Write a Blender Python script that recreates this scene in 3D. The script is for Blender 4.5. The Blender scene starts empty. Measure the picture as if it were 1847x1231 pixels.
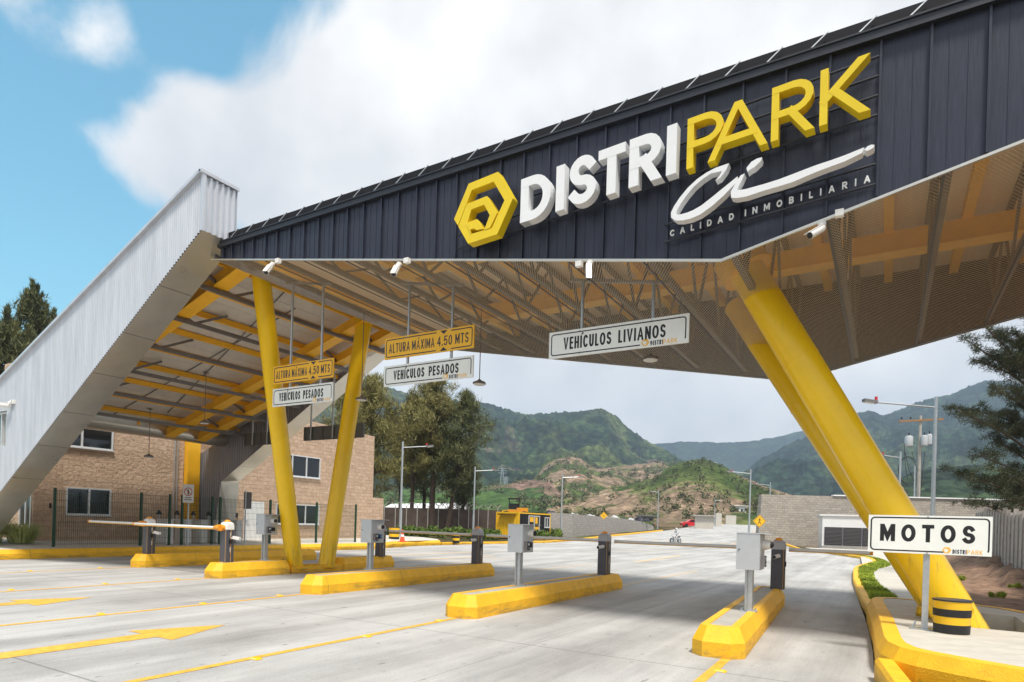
import bpy, math, random
from mathutils import Vector, Matrix, noise as mn
R = math.radians
sc = bpy.context.scene
col = sc.collection

# ------------------------------------------------------------------ camera
YAW = R(30.96); ROLL = R(1.718)
FW = Vector((-math.sin(YAW), math.cos(YAW), 0)); RT = Vector((math.cos(YAW), math.sin(YAW), 0)); UP = Vector((0, 0, 1))
cam = bpy.data.cameras.new('camera'); co = bpy.data.objects.new('camera', cam); col.objects.link(co)
cx = RT*math.cos(ROLL) + UP*math.sin(ROLL); cy = -RT*math.sin(ROLL) + UP*math.cos(ROLL); cz = -FW
m = Matrix((cx, cy, cz)).transposed().to_4x4(); m.translation = Vector((0, 0, 1.6)); co.matrix_world = m
cam.sensor_width = 36; cam.lens = 36*1140/1847; cam.shift_x = .00514; cam.shift_y = .17705
cam.clip_start = .1; cam.clip_end = 12000
sc.camera = co

# ------------------------------------------------------------------ light
SUN_EL = 65; SUN_AZ = (.70, -.71)          # direction towards the sun in plan
sun = bpy.data.lights.new('sun', 'SUN'); sun.energy = 2.5; sun.angle = R(11); sun.color = (1, .95, .87)
so = bpy.data.objects.new('sun', sun); col.objects.link(so)
az = Vector((SUN_AZ[0], SUN_AZ[1], 0)).normalized()
sd = az*math.cos(R(SUN_EL)) + UP*math.sin(R(SUN_EL))
so.rotation_euler = sd.to_track_quat('Z', 'Y').to_euler(); so.location = (0, 0, 40)

w = bpy.data.worlds.new('World'); sc.world = w; w.use_nodes = True
nt = w.node_tree; N = nt.nodes; L = nt.links
for n_ in list(N): N.remove(n_)
out = N.new('ShaderNodeOutputWorld'); bg = N.new('ShaderNodeBackground'); L.new(bg.outputs[0], out.inputs[0])
sky = N.new('ShaderNodeTexSky'); sky.sky_type = 'NISHITA'; sky.sun_disc = False
sky.sun_elevation = R(SUN_EL); sky.sun_rotation = math.atan2(az.x, az.y); sky.air_density = 1.1; sky.dust_density = .6; sky.ozone_density = 1.5
tc = N.new('ShaderNodeTexCoord')
def mnode(op, a, b=None, c=None, clamp=False):
    n = N.new('ShaderNodeMath'); n.operation = op; n.use_clamp = clamp
    for i, v in enumerate((a, b, c)):
        if v is None: continue
        if isinstance(v, (int, float)): n.inputs[i].default_value = v
        else: L.new(v, n.inputs[i])
    return n.outputs[0]
def wdir(u, v):                                # direction towards a point of the sky, as measured
    a, b = (u-914)/1140, (942-v)/1140
    return (FW + RT*a + UP*b).normalized()
def blob(d, r0, r1, wt):
    n = N.new('ShaderNodeVectorMath'); n.operation = 'DOT_PRODUCT'; L.new(tc.outputs['Generated'], n.inputs[0]); n.inputs[1].default_value = d
    mr = N.new('ShaderNodeMapRange'); mr.interpolation_type = 'SMOOTHSTEP'; L.new(n.outputs['Value'], mr.inputs[0])
    mr.inputs[1].default_value = math.cos(R(r1)); mr.inputs[2].default_value = math.cos(R(r0)); mr.inputs[3].default_value = 0; mr.inputs[4].default_value = wt
    return mr.outputs[0]
dens = None
for (u, v, r0, r1, wt) in [(780, 190, 7, 22, .80), (400, 190, 2, 11, .62), (235, 225, 1, 7, .50), (1300, -120, 10, 34, .75), (60, -10, 1, 6, .85), (1050, 720, 10, 36, .75), (1750, 560, 12, 40, .75), (200, 330, 1, 6, .34), (640, 330, 3, 12, .30), (1300, 110, 0, 5, -.75), (440, 10, 1, 9, -.95), (220, 95, 1, 7, -.62), (40, 190, 0, 11, -.5), (2600, 300, 20, 60, .7)]:
    b_ = blob(wdir(u, v), r0, r1, wt)
    dens = b_ if dens is None else mnode('ADD', dens, b_)
dens = mnode('ADD', dens, blob((-FW+UP*.6).normalized(), 30, 105, .95))  # unseen cloud cover behind the camera, added to neutralise and brighten the frontal light
nz = N.new('ShaderNodeTexNoise'); nz.inputs['Scale'].default_value = 4.6; nz.inputs['Detail'].default_value = 9; nz.inputs['Roughness'].default_value = .58; nz.inputs['Distortion'].default_value = .3
L.new(tc.outputs['Generated'], nz.inputs['Vector'])
nn = mnode('MULTIPLY_ADD', nz.outputs['Fac'], 1.7, -.85)
dens = mnode('ADD', dens, nn)
mr = N.new('ShaderNodeMapRange'); mr.interpolation_type = 'SMOOTHSTEP'; L.new(dens, mr.inputs[0]); mr.inputs[1].default_value = .16; mr.inputs[2].default_value = .66
nz2 = N.new('ShaderNodeTexNoise'); nz2.inputs['Scale'].default_value = 3.8; nz2.inputs['Detail'].default_value = 6; L.new(tc.outputs['Generated'], nz2.inputs['Vector'])
cr = N.new('ShaderNodeValToRGB'); L.new(nz2.outputs['Fac'], cr.inputs[0])
cr.color_ramp.elements[0].position = .36; cr.color_ramp.elements[0].color = (3.7, 3.76, 3.9, 1); cr.color_ramp.elements[1].position = .62; cr.color_ramp.elements[1].color = (5.55, 5.43, 5.3, 1)
tint = N.new('ShaderNodeMix'); tint.data_type = 'RGBA'; tint.blend_type = 'MULTIPLY'; tint.inputs[0].default_value = 1
L.new(sky.outputs[0], tint.inputs[6]); tint.inputs[7].default_value = (.58, 1.14, 1.02, 1)
mx = N.new('ShaderNodeMix'); mx.data_type = 'RGBA'; L.new(mr.outputs[0], mx.inputs[0]); L.new(tint.outputs[2], mx.inputs[6]); L.new(cr.outputs[0], mx.inputs[7])
L.new(mx.outputs[2], bg.inputs[0]); bg.inputs[1].default_value = .105
vs = sc.view_settings; vs.view_transform = 'Standard'; vs.look = 'None'; vs.exposure = 1.06; vs.gamma = 1
sc.cycles.transparent_max_bounces = 16; sc.cycles.max_bounces = 10; sc.cycles.diffuse_bounces = 7; sc.cycles.volume_bounces = 0

# ------------------------------------------------------------------ helpers
def tag(o, label=None, cat=None, group=None, kind=None):
    if label: o['label'] = label
    if cat: o['category'] = cat
    if group: o['group'] = group
    if kind: o['kind'] = kind
    return o
ROOT = {}
def thing(name, label, cat, loc=(0, 0, 0), group=None):
    o = bpy.data.objects.new(name, None); col.objects.link(o); o.location = loc; o.empty_display_size = .2
    ROOT[o] = Vector(loc)
    return tag(o, label, cat, group)
class MB:
    def __init__(s): s.v = []; s.f = []
    def add(s, vs, fs):
        k = len(s.v); s.v += [tuple(p) for p in vs]; s.f += [tuple(i+k for i in f) for f in fs]; return s
    def box(s, x0, x1, y0, y1, z0, z1):
        return s.add([(x0,y0,z0),(x1,y0,z0),(x1,y1,z0),(x0,y1,z0),(x0,y0,z1),(x1,y0,z1),(x1,y1,z1),(x0,y1,z1)],
                     [(3,2,1,0),(4,5,6,7),(0,1,5,4),(1,2,6,5),(2,3,7,6),(3,0,4,7)])
    def obox(s, c, ax, ay, az_):            # centre and three half-axis vectors
        c = Vector(c); ax = Vector(ax); ay = Vector(ay); az_ = Vector(az_)
        P = [c+i*ax+j*ay+k*az_ for k in (-1, 1) for j, i in ((-1,-1),(-1,1),(1,1),(1,-1))]
        return s.add(P, [(3,2,1,0),(4,5,6,7),(0,1,5,4),(1,2,6,5),(2,3,7,6),(3,0,4,7)])
    def bar(s, a, b, w, h=None, up=(0, 0, 1)):
        a = Vector(a); b = Vector(b); d = (b-a); l = d.length; d.normalize(); u = Vector(up)
        sdv = d.cross(u)
        if sdv.length < 1e-4: sdv = d.cross(Vector((1, 0, 0)))
        sdv.normalize(); u = sdv.cross(d); h = h or w
        return s.obox((a+b)/2, d*l/2, sdv*w/2, u*h/2)
    def tube(s, pts, r, n=12, caps=True):
        pts = [Vector(p) for p in pts]; rr = r if isinstance(r, (list, tuple)) else [r]*len(pts)
        vs = []; fs = []
        d0 = (pts[1]-pts[0]).normalized(); a = d0.orthogonal().normalized()
        for i, p in enumerate(pts):
            d = (pts[min(i+1, len(pts)-1)]-pts[max(i-1, 0)]).normalized()
            a = (a-d*a.dot(d)).normalized(); b = d.cross(a)
            vs += [p+(a*math.cos(2*math.pi*k/n)+b*math.sin(2*math.pi*k/n))*rr[i] for k in range(n)]
        for i in range(len(pts)-1):
            for k in range(n): fs.append((i*n+k, i*n+(k+1) % n, (i+1)*n+(k+1) % n, (i+1)*n+k))
        if caps: fs.append(tuple(range(n-1, -1, -1))); fs.append(tuple((len(pts)-1)*n+k for k in range(n)))
        return s.add(vs, fs)
    def lathe(s, c, prof, n=20, axis='Z'):
        c = Vector(c); vs = []; fs = []
        for r, z in prof:
            for k in range(n):
                a = 2*math.pi*k/n; q = (r*math.cos(a), r*math.sin(a), z)
                if axis == 'X': q = (q[2], q[0], q[1])
                if axis == 'Y': q = (q[0], q[2], q[1])
                vs.append(c+Vector(q))
        for i in range(len(prof)-1):
            for k in range(n): fs.append((i*n+k, i*n+(k+1) % n, (i+1)*n+(k+1) % n, (i+1)*n+k))
        fs.append(tuple(range(n-1, -1, -1))); fs.append(tuple((len(prof)-1)*n+k for k in range(n)))
        return s.add(vs, fs)
    def prism_xz(s, poly, y0, y1):           # polygon in x,z extruded along y
        n = len(poly)
        vs = [(x, y0, z) for x, z in poly]+[(x, y1, z) for x, z in poly]
        fs = [tuple(range(n)), tuple(range(2*n-1, n-1, -1))]+[(i, i+n, (i+1) % n+n, (i+1) % n) for i in range(n)]
        return s.add(vs, fs)
    def quad(s, a, b, c, d): return s.add([a, b, c, d], [(0, 1, 2, 3)])
    def build(s, name, mat, parent=None, smooth=False, root=None, recalc=False):
        me = bpy.data.meshes.new(name); o = bpy.data.objects.new(name, me); col.objects.link(o)
        if parent is not None:
            p = parent
            while p.parent: p = p.parent
            off = ROOT.get(p, Vector((0, 0, 0)))
            vs = [tuple(Vector(v)-off) for v in s.v]; o.parent = parent
        else: vs = s.v
        me.from_pydata(vs, [], s.f); me.materials.append(mat); me.update()
        if recalc:
            import bmesh
            b = bmesh.new(); b.from_mesh(me); bmesh.ops.recalc_face_normals(b, faces=b.faces); b.to_mesh(me); b.free()
        if smooth:
            for p_ in me.polygons: p_.use_smooth = True
            try: me.set_sharp_from_angle(angle=R(40))
            except Exception: pass
        return o
def solo(o, loc):                            # a thing that is one mesh: put its origin at its base
    off = Vector(loc)
    o.data.transform(Matrix.Translation(-off)); o.location = off
    return o
def copy_tree(o, parent=None):
    c = o.copy(); col.objects.link(c)
    if parent is not None: c.parent = parent
    for ch in list(o.children): copy_tree(ch, c)
    return c
def hz(D): return .026*max(0., min(D, 330)-52)
def depth(x, y): return x*FW.x+y*FW.y
def gh(x, y): return hz(depth(x, y))

# ------------------------------------------------------------------ materials
def mat(name, c, rough=.7, metal=0., var=.12, nscale=6., bump=0., bscale=40., c2=None, spec=.5, stretch=None, grime=0., coat=0., dirt=None):
    m_ = bpy.data.materials.new(name); m_.use_nodes = True; t = m_.node_tree; b = t.nodes['Principled BSDF']
    b.inputs['Roughness'].default_value = rough; b.inputs['Metallic'].default_value = metal; b.inputs['Specular IOR Level'].default_value = spec
    if coat: b.inputs['Coat Weight'].default_value = coat; b.inputs['Coat Roughness'].default_value = .15
    tcn = t.nodes.new('ShaderNodeTexCoord'); vec = tcn.outputs['Object']
    if stretch:
        mp = t.nodes.new('ShaderNodeMapping'); mp.inputs['Scale'].default_value = stretch; t.links.new(vec, mp.inputs[0]); vec = mp.outputs[0]
    nz_ = t.nodes.new('ShaderNodeTexNoise'); nz_.inputs['Scale'].default_value = nscale; nz_.inputs['Detail'].default_value = 8; nz_.inputs['Roughness'].default_value = .62
    t.links.new(vec, nz_.inputs['Vector'])
    r_ = t.nodes.new('ShaderNodeValToRGB'); t.links.new(nz_.outputs['Fac'], r_.inputs[0])
    lo = [x*(1-var) for x in c]; hi = [min(1, x*(1+var)) for x in (c2 or c)]
    r_.color_ramp.elements[0].position = .3; r_.color_ramp.elements[0].color = (*lo, 1); r_.color_ramp.elements[1].position = .7; r_.color_ramp.elements[1].color = (*hi, 1)
    outc = r_.outputs[0]
    if grime:
        n2 = t.nodes.new('ShaderNodeTexNoise'); n2.inputs['Scale'].default_value = 2.3; n2.inputs['Detail'].default_value = 10; n2.inputs['Roughness'].default_value = .7; t.links.new(tcn.outputs['Object'], n2.inputs['Vector'])
        r2 = t.nodes.new('ShaderNodeMapRange'); t.links.new(n2.outputs['Fac'], r2.inputs[0]); r2.inputs[1].default_value = .52; r2.inputs[2].default_value = .75; r2.inputs[3].default_value = 0; r2.inputs[4].default_value = grime
        mx_ = t.nodes.new('ShaderNodeMix'); mx_.data_type = 'RGBA'; t.links.new(r2.outputs[0], mx_.inputs[0]); t.links.new(outc, mx_.inputs[6]); mx_.inputs[7].default_value = (c[0]*.45, c[1]*.42, c[2]*.4, 1); outc = mx_.outputs[2]
    if dirt:                                 # dust and scuffs near the ground, and streaks
        gg = t.nodes.new('ShaderNodeNewGeometry'); sx = t.nodes.new('ShaderNodeSeparateXYZ'); t.links.new(gg.outputs['Position'], sx.inputs[0])
        mpp = t.nodes.new('ShaderNodeMapping'); mpp.inputs['Scale'].default_value = dirt[1]; t.links.new(gg.outputs['Position'], mpp.inputs[0])
        n4 = t.nodes.new('ShaderNodeTexNoise'); n4.inputs['Scale'].default_value = 3; n4.inputs['Detail'].default_value = 9; n4.inputs['Roughness'].default_value = .7; t.links.new(mpp.outputs[0], n4.inputs[0])
        hh = t.nodes.new('ShaderNodeMapRange'); t.links.new(sx.outputs[2], hh.inputs[0]); hh.inputs[1].default_value = 0; hh.inputs[2].default_value = dirt[2]; hh.inputs[3].default_value = .16; hh.inputs[4].default_value = -.06
        ad = t.nodes.new('ShaderNodeMath'); ad.operation = 'ADD'; t.links.new(n4.outputs['Fac'], ad.inputs[0]); t.links.new(hh.outputs[0], ad.inputs[1])
        r4 = t.nodes.new('ShaderNodeMapRange'); t.links.new(ad.outputs[0], r4.inputs[0]); r4.inputs[1].default_value = .56; r4.inputs[2].default_value = .72; r4.inputs[3].default_value = 0; r4.inputs[4].default_value = dirt[0]
        jp = t.nodes.new('ShaderNodeMath'); jp.operation = 'PINGPONG'; t.links.new(sx.outputs[1], jp.inputs[0]); jp.inputs[1].default_value = 1.17
        jl = t.nodes.new('ShaderNodeMath'); jl.operation = 'LESS_THAN'; t.links.new(jp.outputs[0], jl.inputs[0]); jl.inputs[1].default_value = .007 if name == 'kerb_paint' else -1
        jm = t.nodes.new('ShaderNodeMath'); jm.operation = 'MAXIMUM'; jm.use_clamp = True; jk = t.nodes.new('ShaderNodeMath'); jk.operation = 'MULTIPLY'; t.links.new(jl.outputs[0], jk.inputs[0]); jk.inputs[1].default_value = .55; t.links.new(jk.outputs[0], jm.inputs[0]); t.links.new(r4.outputs[0], jm.inputs[1]); r4 = jm
        m4 = t.nodes.new('ShaderNodeMix'); m4.data_type = 'RGBA'; t.links.new(r4.outputs[0], m4.inputs[0]); t.links.new(outc, m4.inputs[6]); m4.inputs[7].default_value = (.16, .12, .07, 1); outc = m4.outputs[2]
    t.links.new(outc, b.inputs['Base Color'])
    rr = t.nodes.new('ShaderNodeMapRange'); t.links.new(nz_.outputs['Fac'], rr.inputs[0]); rr.inputs[3].default_value = max(.02, rough-.08); rr.inputs[4].default_value = min(1, rough+.08); t.links.new(rr.outputs[0], b.inputs['Roughness'])
    if bump:
        nb = t.nodes.new('ShaderNodeTexNoise'); nb.inputs['Scale'].default_value = bscale; nb.inputs['Detail'].default_value = 5; t.links.new(vec, nb.inputs['Vector'])
        bp = t.nodes.new('ShaderNodeBump'); bp.inputs['Strength'].default_value = bump; bp.inputs['Distance'].default_value = .02; t.links.new(nb.outputs['Fac'], bp.inputs['Height']); t.links.new(bp.outputs[0], b.inputs['Normal'])
    return m_
YEL = mat('yellow_paint', (.86, .50, .012), .38, var=.07, nscale=2, bump=.02, bscale=20, grime=.12)
YCOL = mat('column_paint', (.95, .60, .004), .32, var=.06, nscale=1.2, bump=.03, bscale=5, grime=.14, coat=.15, dirt=(.45, (4, 4, .35), 1.5))
YKERB = mat('kerb_paint', (.88, .48, .014), .6, var=.12, nscale=5, bump=.35, bscale=45, grime=.2, dirt=(.5, (1.2, .5, 3), .26))
YSTEEL = mat('yellow_steel', (.90, .48, .02), .5, var=.08, nscale=3)
YLINE2 = mat('faded_line_paint', (.58, .44, .28), .8, var=.2, nscale=6, grime=.3)
YLINE = mat('line_paint', (.72, .40, .05), .7, var=.22, nscale=9, grime=.55)
LOGOY = mat('letter_yellow', (.80, .58, .012), .35, var=.04, nscale=3)
WHITE = mat('white_paint', (.80, .80, .79), .45, var=.04, nscale=3)
LETW = mat('letter_white', (.82, .83, .84), .35, var=.03)
SIGNW = mat('sign_white', (.86, .87, .83), .45, var=.05, nscale=4, grime=.08)
SIGNY = mat('sign_yellow', (.92, .50, .02), .45, var=.05, nscale=4)
BLACK = mat('black_paint', (.012, .012, .014), .5, var=.2)
NAVY = mat('dark_lettering', (.03, .028, .05), .5, var=.1)
FASC = mat('fascia_metal', (.036, .041, .062), .40, .25, var=.25, nscale=5, stretch=(14, 1, .5), bump=.12, bscale=6, spec=.4)
FTRIM = mat('fascia_trim', (.03, .034, .045), .45, .3, var=.15)
GALV = mat('galvanised_steel', (.48, .51, .53), .42, .65, var=.12, nscale=14)
SGNB = mat('sign_back', (.13, .135, .13), .5, .2, var=.08)
JOIST = mat('joist_steel', (.10, .092, .085), .55, .2, var=.12, nscale=5)
GREY = mat('grey_steel', (.20, .19, .19), .55, .3, var=.12, nscale=5)
CORR = mat('silver_cladding', (.62, .64, .68), .42, .45, var=.10, nscale=1.5, stretch=(3, 3, .3), grime=.10)
CORRD = mat('inner_cladding', (.27, .265, .28), .4, .55, var=.14, nscale=2, stretch=(3, 3, .3))  # darker copy of the silver cladding, shade of the inner faces in its colour
SOFF = mat('soffit_sheet', (.62, .60, .54), .30, .85, var=.07, nscale=1.6, bump=.02, bscale=2, grime=.03)
CEIL = mat('ceiling_panel', (.62, .58, .52), .6, var=.07, nscale=4)
TAN = mat('tan_deck', (.82, .69, .51), .6, var=.1, nscale=3, stretch=(8, .4, 1))
DECK = mat('roof_deck', (.014, .014, .017), .8, var=.1, spec=.15)
CABI = mat('cabinet_grey', (.50, .52, .54), .4, .2, var=.05, nscale=6)
POSTB = mat('barrier_body', (.082, .079, .092), .42, .1, var=.08, nscale=6, bump=.05, bscale=120)
POSTG = mat('barrier_cap', (.42, .42, .44), .45, var=.06)
ORNG = mat('orange_plastic', (.85, .33, .02), .35, var=.05)
CAMW = mat('camera_white', (.82, .80, .77), .35, var=.03)
GLASS = mat('window_glass', (.012, .014, .016), .06, var=.1, spec=.8)
ALU = mat('window_frame', (.74, .75, .75), .4, .3, var=.05)
GREENP = mat('fence_green', (.008, .05, .022), .45, var=.1)
CONC = mat('concrete', (.40, .38, .34), .85, var=.16, nscale=4, bump=.2, bscale=60, grime=.25)
CONCL = mat('pavement_concrete', (.52, .49, .43), .85, var=.14, nscale=3, bump=.15, bscale=70, grime=.3, stretch=(1, 2.5, 1))
DIRT = mat('brown_earth', (.14, .072, .042), .95, var=.45, nscale=3, c2=(.24, .145, .09), bump=.9, bscale=14)
BARK = mat('bark', (.075, .05, .036), .9, var=.35, nscale=9, stretch=(1, 1, .2), bump=.6, bscale=20)
WOOD = mat('wood', (.30, .17, .08), .8, var=.2, stretch=(1, 6, 6))
RED = mat('red_paint', (.62, .02, .03), .3, var=.05, coat=.4)
CONE = mat('cone_orange', (.80, .10, .03), .5, var=.05)
TIRE = mat('rubber', (.02, .02, .02), .8, var=.1)
BRNW = mat('perimeter_wall_stone', (.085, .06, .048), .9, var=.35, nscale=1.5, bump=.6, bscale=8)
TARPW = mat('pale_tarp', (.5, .5, .5), .7, var=.2)
TARPD = mat('dark_tarp', (.03, .03, .045), .6, var=.2)
SKIN = mat('skin', (.35, .20, .13), .6, var=.05)
BLUE = mat('blue_screen', (.05, .22, .5), .3, var=.1)
LENSM = mat('lamp_lens', (.75, .74, .70), .4, var=.03)

def leafmat(name, c, c2):
    m_ = mat(name, c, .6, var=.35, nscale=.9, c2=c2, spec=.25)
    t = m_.node_tree; b = t.nodes['Principled BSDF']
    b.inputs['Subsurface Weight'].default_value = 0
    return m_
CASU = leafmat('casuarina_leaves', (.10, .105, .034), (.25, .22, .075))
CASD = leafmat('dark_leaves', (.048, .062, .026), (.13, .135, .052))
PINE = leafmat('pine_needles', (.035, .048, .026), (.085, .092, .048))
BUSH = leafmat('bush_leaves', (.07, .13, .025), (.18, .25, .055))
GRASS = leafmat('grass_blades', (.16, .25, .02), (.36, .42, .05))
ORNA = leafmat('ornamental_grass', (.26, .34, .08), (.50, .52, .20))

def brickmat(name, c1, c2, mort, axis, bw=.4, bh=.2, bump=1., seed=0.):
    m_ = bpy.data.materials.new(name); m_.use_nodes = True; t = m_.node_tree; b = t.nodes['Principled BSDF']; b.inputs['Roughness'].default_value = .9
    g = t.nodes.new('ShaderNodeNewGeometry'); sp = t.nodes.new('ShaderNodeSeparateXYZ'); t.links.new(g.outputs['Position'], sp.inputs[0])
    cb = t.nodes.new('ShaderNodeCombineXYZ')
    if axis == 'R':                              # wall laid along the direction RT
        dp = t.nodes.new('ShaderNodeVectorMath'); dp.operation = 'DOT_PRODUCT'; t.links.new(g.outputs['Position'], dp.inputs[0]); dp.inputs[1].default_value = RT; t.links.new(dp.outputs['Value'], cb.inputs[0])
    else: t.links.new(sp.outputs[axis], cb.inputs[0])
    t.links.new(sp.outputs[2], cb.inputs[1])
    br = t.nodes.new('ShaderNodeTexBrick'); t.links.new(cb.outputs[0], br.inputs['Vector'])
    br.inputs['Scale'].default_value = 1; br.inputs['Brick Width'].default_value = bw; br.inputs['Row Height'].default_value = bh; br.inputs['Mortar Size'].default_value = .008; br.inputs['Mortar Smooth'].default_value = .5
    br.inputs['Color1'].default_value = (*c1, 1); br.inputs['Color2'].default_value = (*c2, 1); br.inputs['Mortar'].default_value = (*mort, 1)
    nz_ = t.nodes.new('ShaderNodeTexNoise'); nz_.inputs['Scale'].default_value = 5; nz_.inputs['Detail'].default_value = 9; nz_.inputs['Roughness'].default_value = .7; t.links.new(g.outputs['Position'], nz_.inputs['Vector'])
    mp = t.nodes.new('ShaderNodeMapRange'); t.links.new(nz_.outputs['Fac'], mp.inputs[0]); mp.inputs[1].default_value = .3; mp.inputs[2].default_value = .7; mp.inputs[3].default_value = .80; mp.inputs[4].default_value = 1.18
    mxx = t.nodes.new('ShaderNodeMix'); mxx.data_type = 'RGBA'; mxx.blend_type = 'MULTIPLY'; mxx.inputs[0].default_value = 1; t.links.new(br.outputs['Color'], mxx.inputs[6]); t.links.new(mp.outputs[0], mxx.inputs[7])
    t.links.new(mxx.outputs[2], b.inputs['Base Color'])
    n3 = t.nodes.new('ShaderNodeTexNoise'); n3.inputs['Scale'].default_value = 9; n3.inputs['Detail'].default_value = 6; t.links.new(g.outputs['Position'], n3.inputs['Vector'])
    sub = t.nodes.new('ShaderNodeMath'); sub.operation = 'SUBTRACT'; t.links.new(n3.outputs['Fac'], sub.inputs[0]); t.links.new(br.outputs['Fac'], sub.inputs[1])
    bp = t.nodes.new('ShaderNodeBump'); bp.inputs['Strength'].default_value = bump; bp.inputs['Distance'].default_value = .06; t.links.new(sub.outputs[0], bp.inputs['Height']); t.links.new(bp.outputs[0], b.inputs['Normal'])
    return m_
BRK_Y = brickmat('split_face_block', (.58, .415, .295), (.48, .34, .235), (.41, .27, .17), 1, .39, .19, .6)
BRK_X = brickmat('split_face_block_return', (.58, .415, .295), (.48, .34, .235), (.41, .27, .17), 0, .39, .19, .6)
WALL_R = brickmat('pale_block_wall', (.42, .38, .32), (.34, .30, .26), (.26, .24, .21), 'R', .46, .22, .8)
WALL_L = brickmat('grey_block_wall', (.36, .34, .31), (.31, .29, .27), (.24, .23, .21), 1, .42, .2, .8)

# mesh of expanded metal: real holes, the metal strands at their size
def meshmat():
    m_ = mat('expanded_metal', (.64, .52, .36), .5, .2, var=.1); t = m_.node_tree; b = t.nodes['Principled BSDF']
    g = t.nodes.new('ShaderNodeNewGeometry'); sp = t.nodes.new('ShaderNodeSeparateXYZ'); t.links.new(g.outputs['Position'], sp.inputs[0])
    def mm(op, a, bb=None):
        n = t.nodes.new('ShaderNodeMath'); n.operation = op
        for i, v in enumerate((a, bb)):
            if v is None: continue
            if isinstance(v, (int, float)): n.inputs[i].default_value = v
            else: t.links.new(v, n.inputs[i])
        return n.outputs[0]
    x = mm('MULTIPLY', sp.outputs[0], 1/.045); y = mm('MULTIPLY', sp.outputs[1], 1/.09)
    p = mm('ABSOLUTE', mm('SUBTRACT', mm('FRACT', mm('ADD', x, y)), .5)); q = mm('ABSOLUTE', mm('SUBTRACT', mm('FRACT', mm('SUBTRACT', x, y)), .5))
    hole = mm('MULTIPLY', mm('LESS_THAN', p, .42), mm('LESS_THAN', q, .42))
    tr = t.nodes.new('ShaderNodeBsdfTransparent'); ms = t.nodes.new('ShaderNodeMixShader'); t.links.new(hole, ms.inputs[0]); t.links.new(b.outputs[0], ms.inputs[1]); t.links.new(tr.outputs[0], ms.inputs[2])
    t.links.new(ms.outputs[0], t.nodes['Material Output'].inputs[0])
    return m_
MESHM = meshmat()

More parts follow.
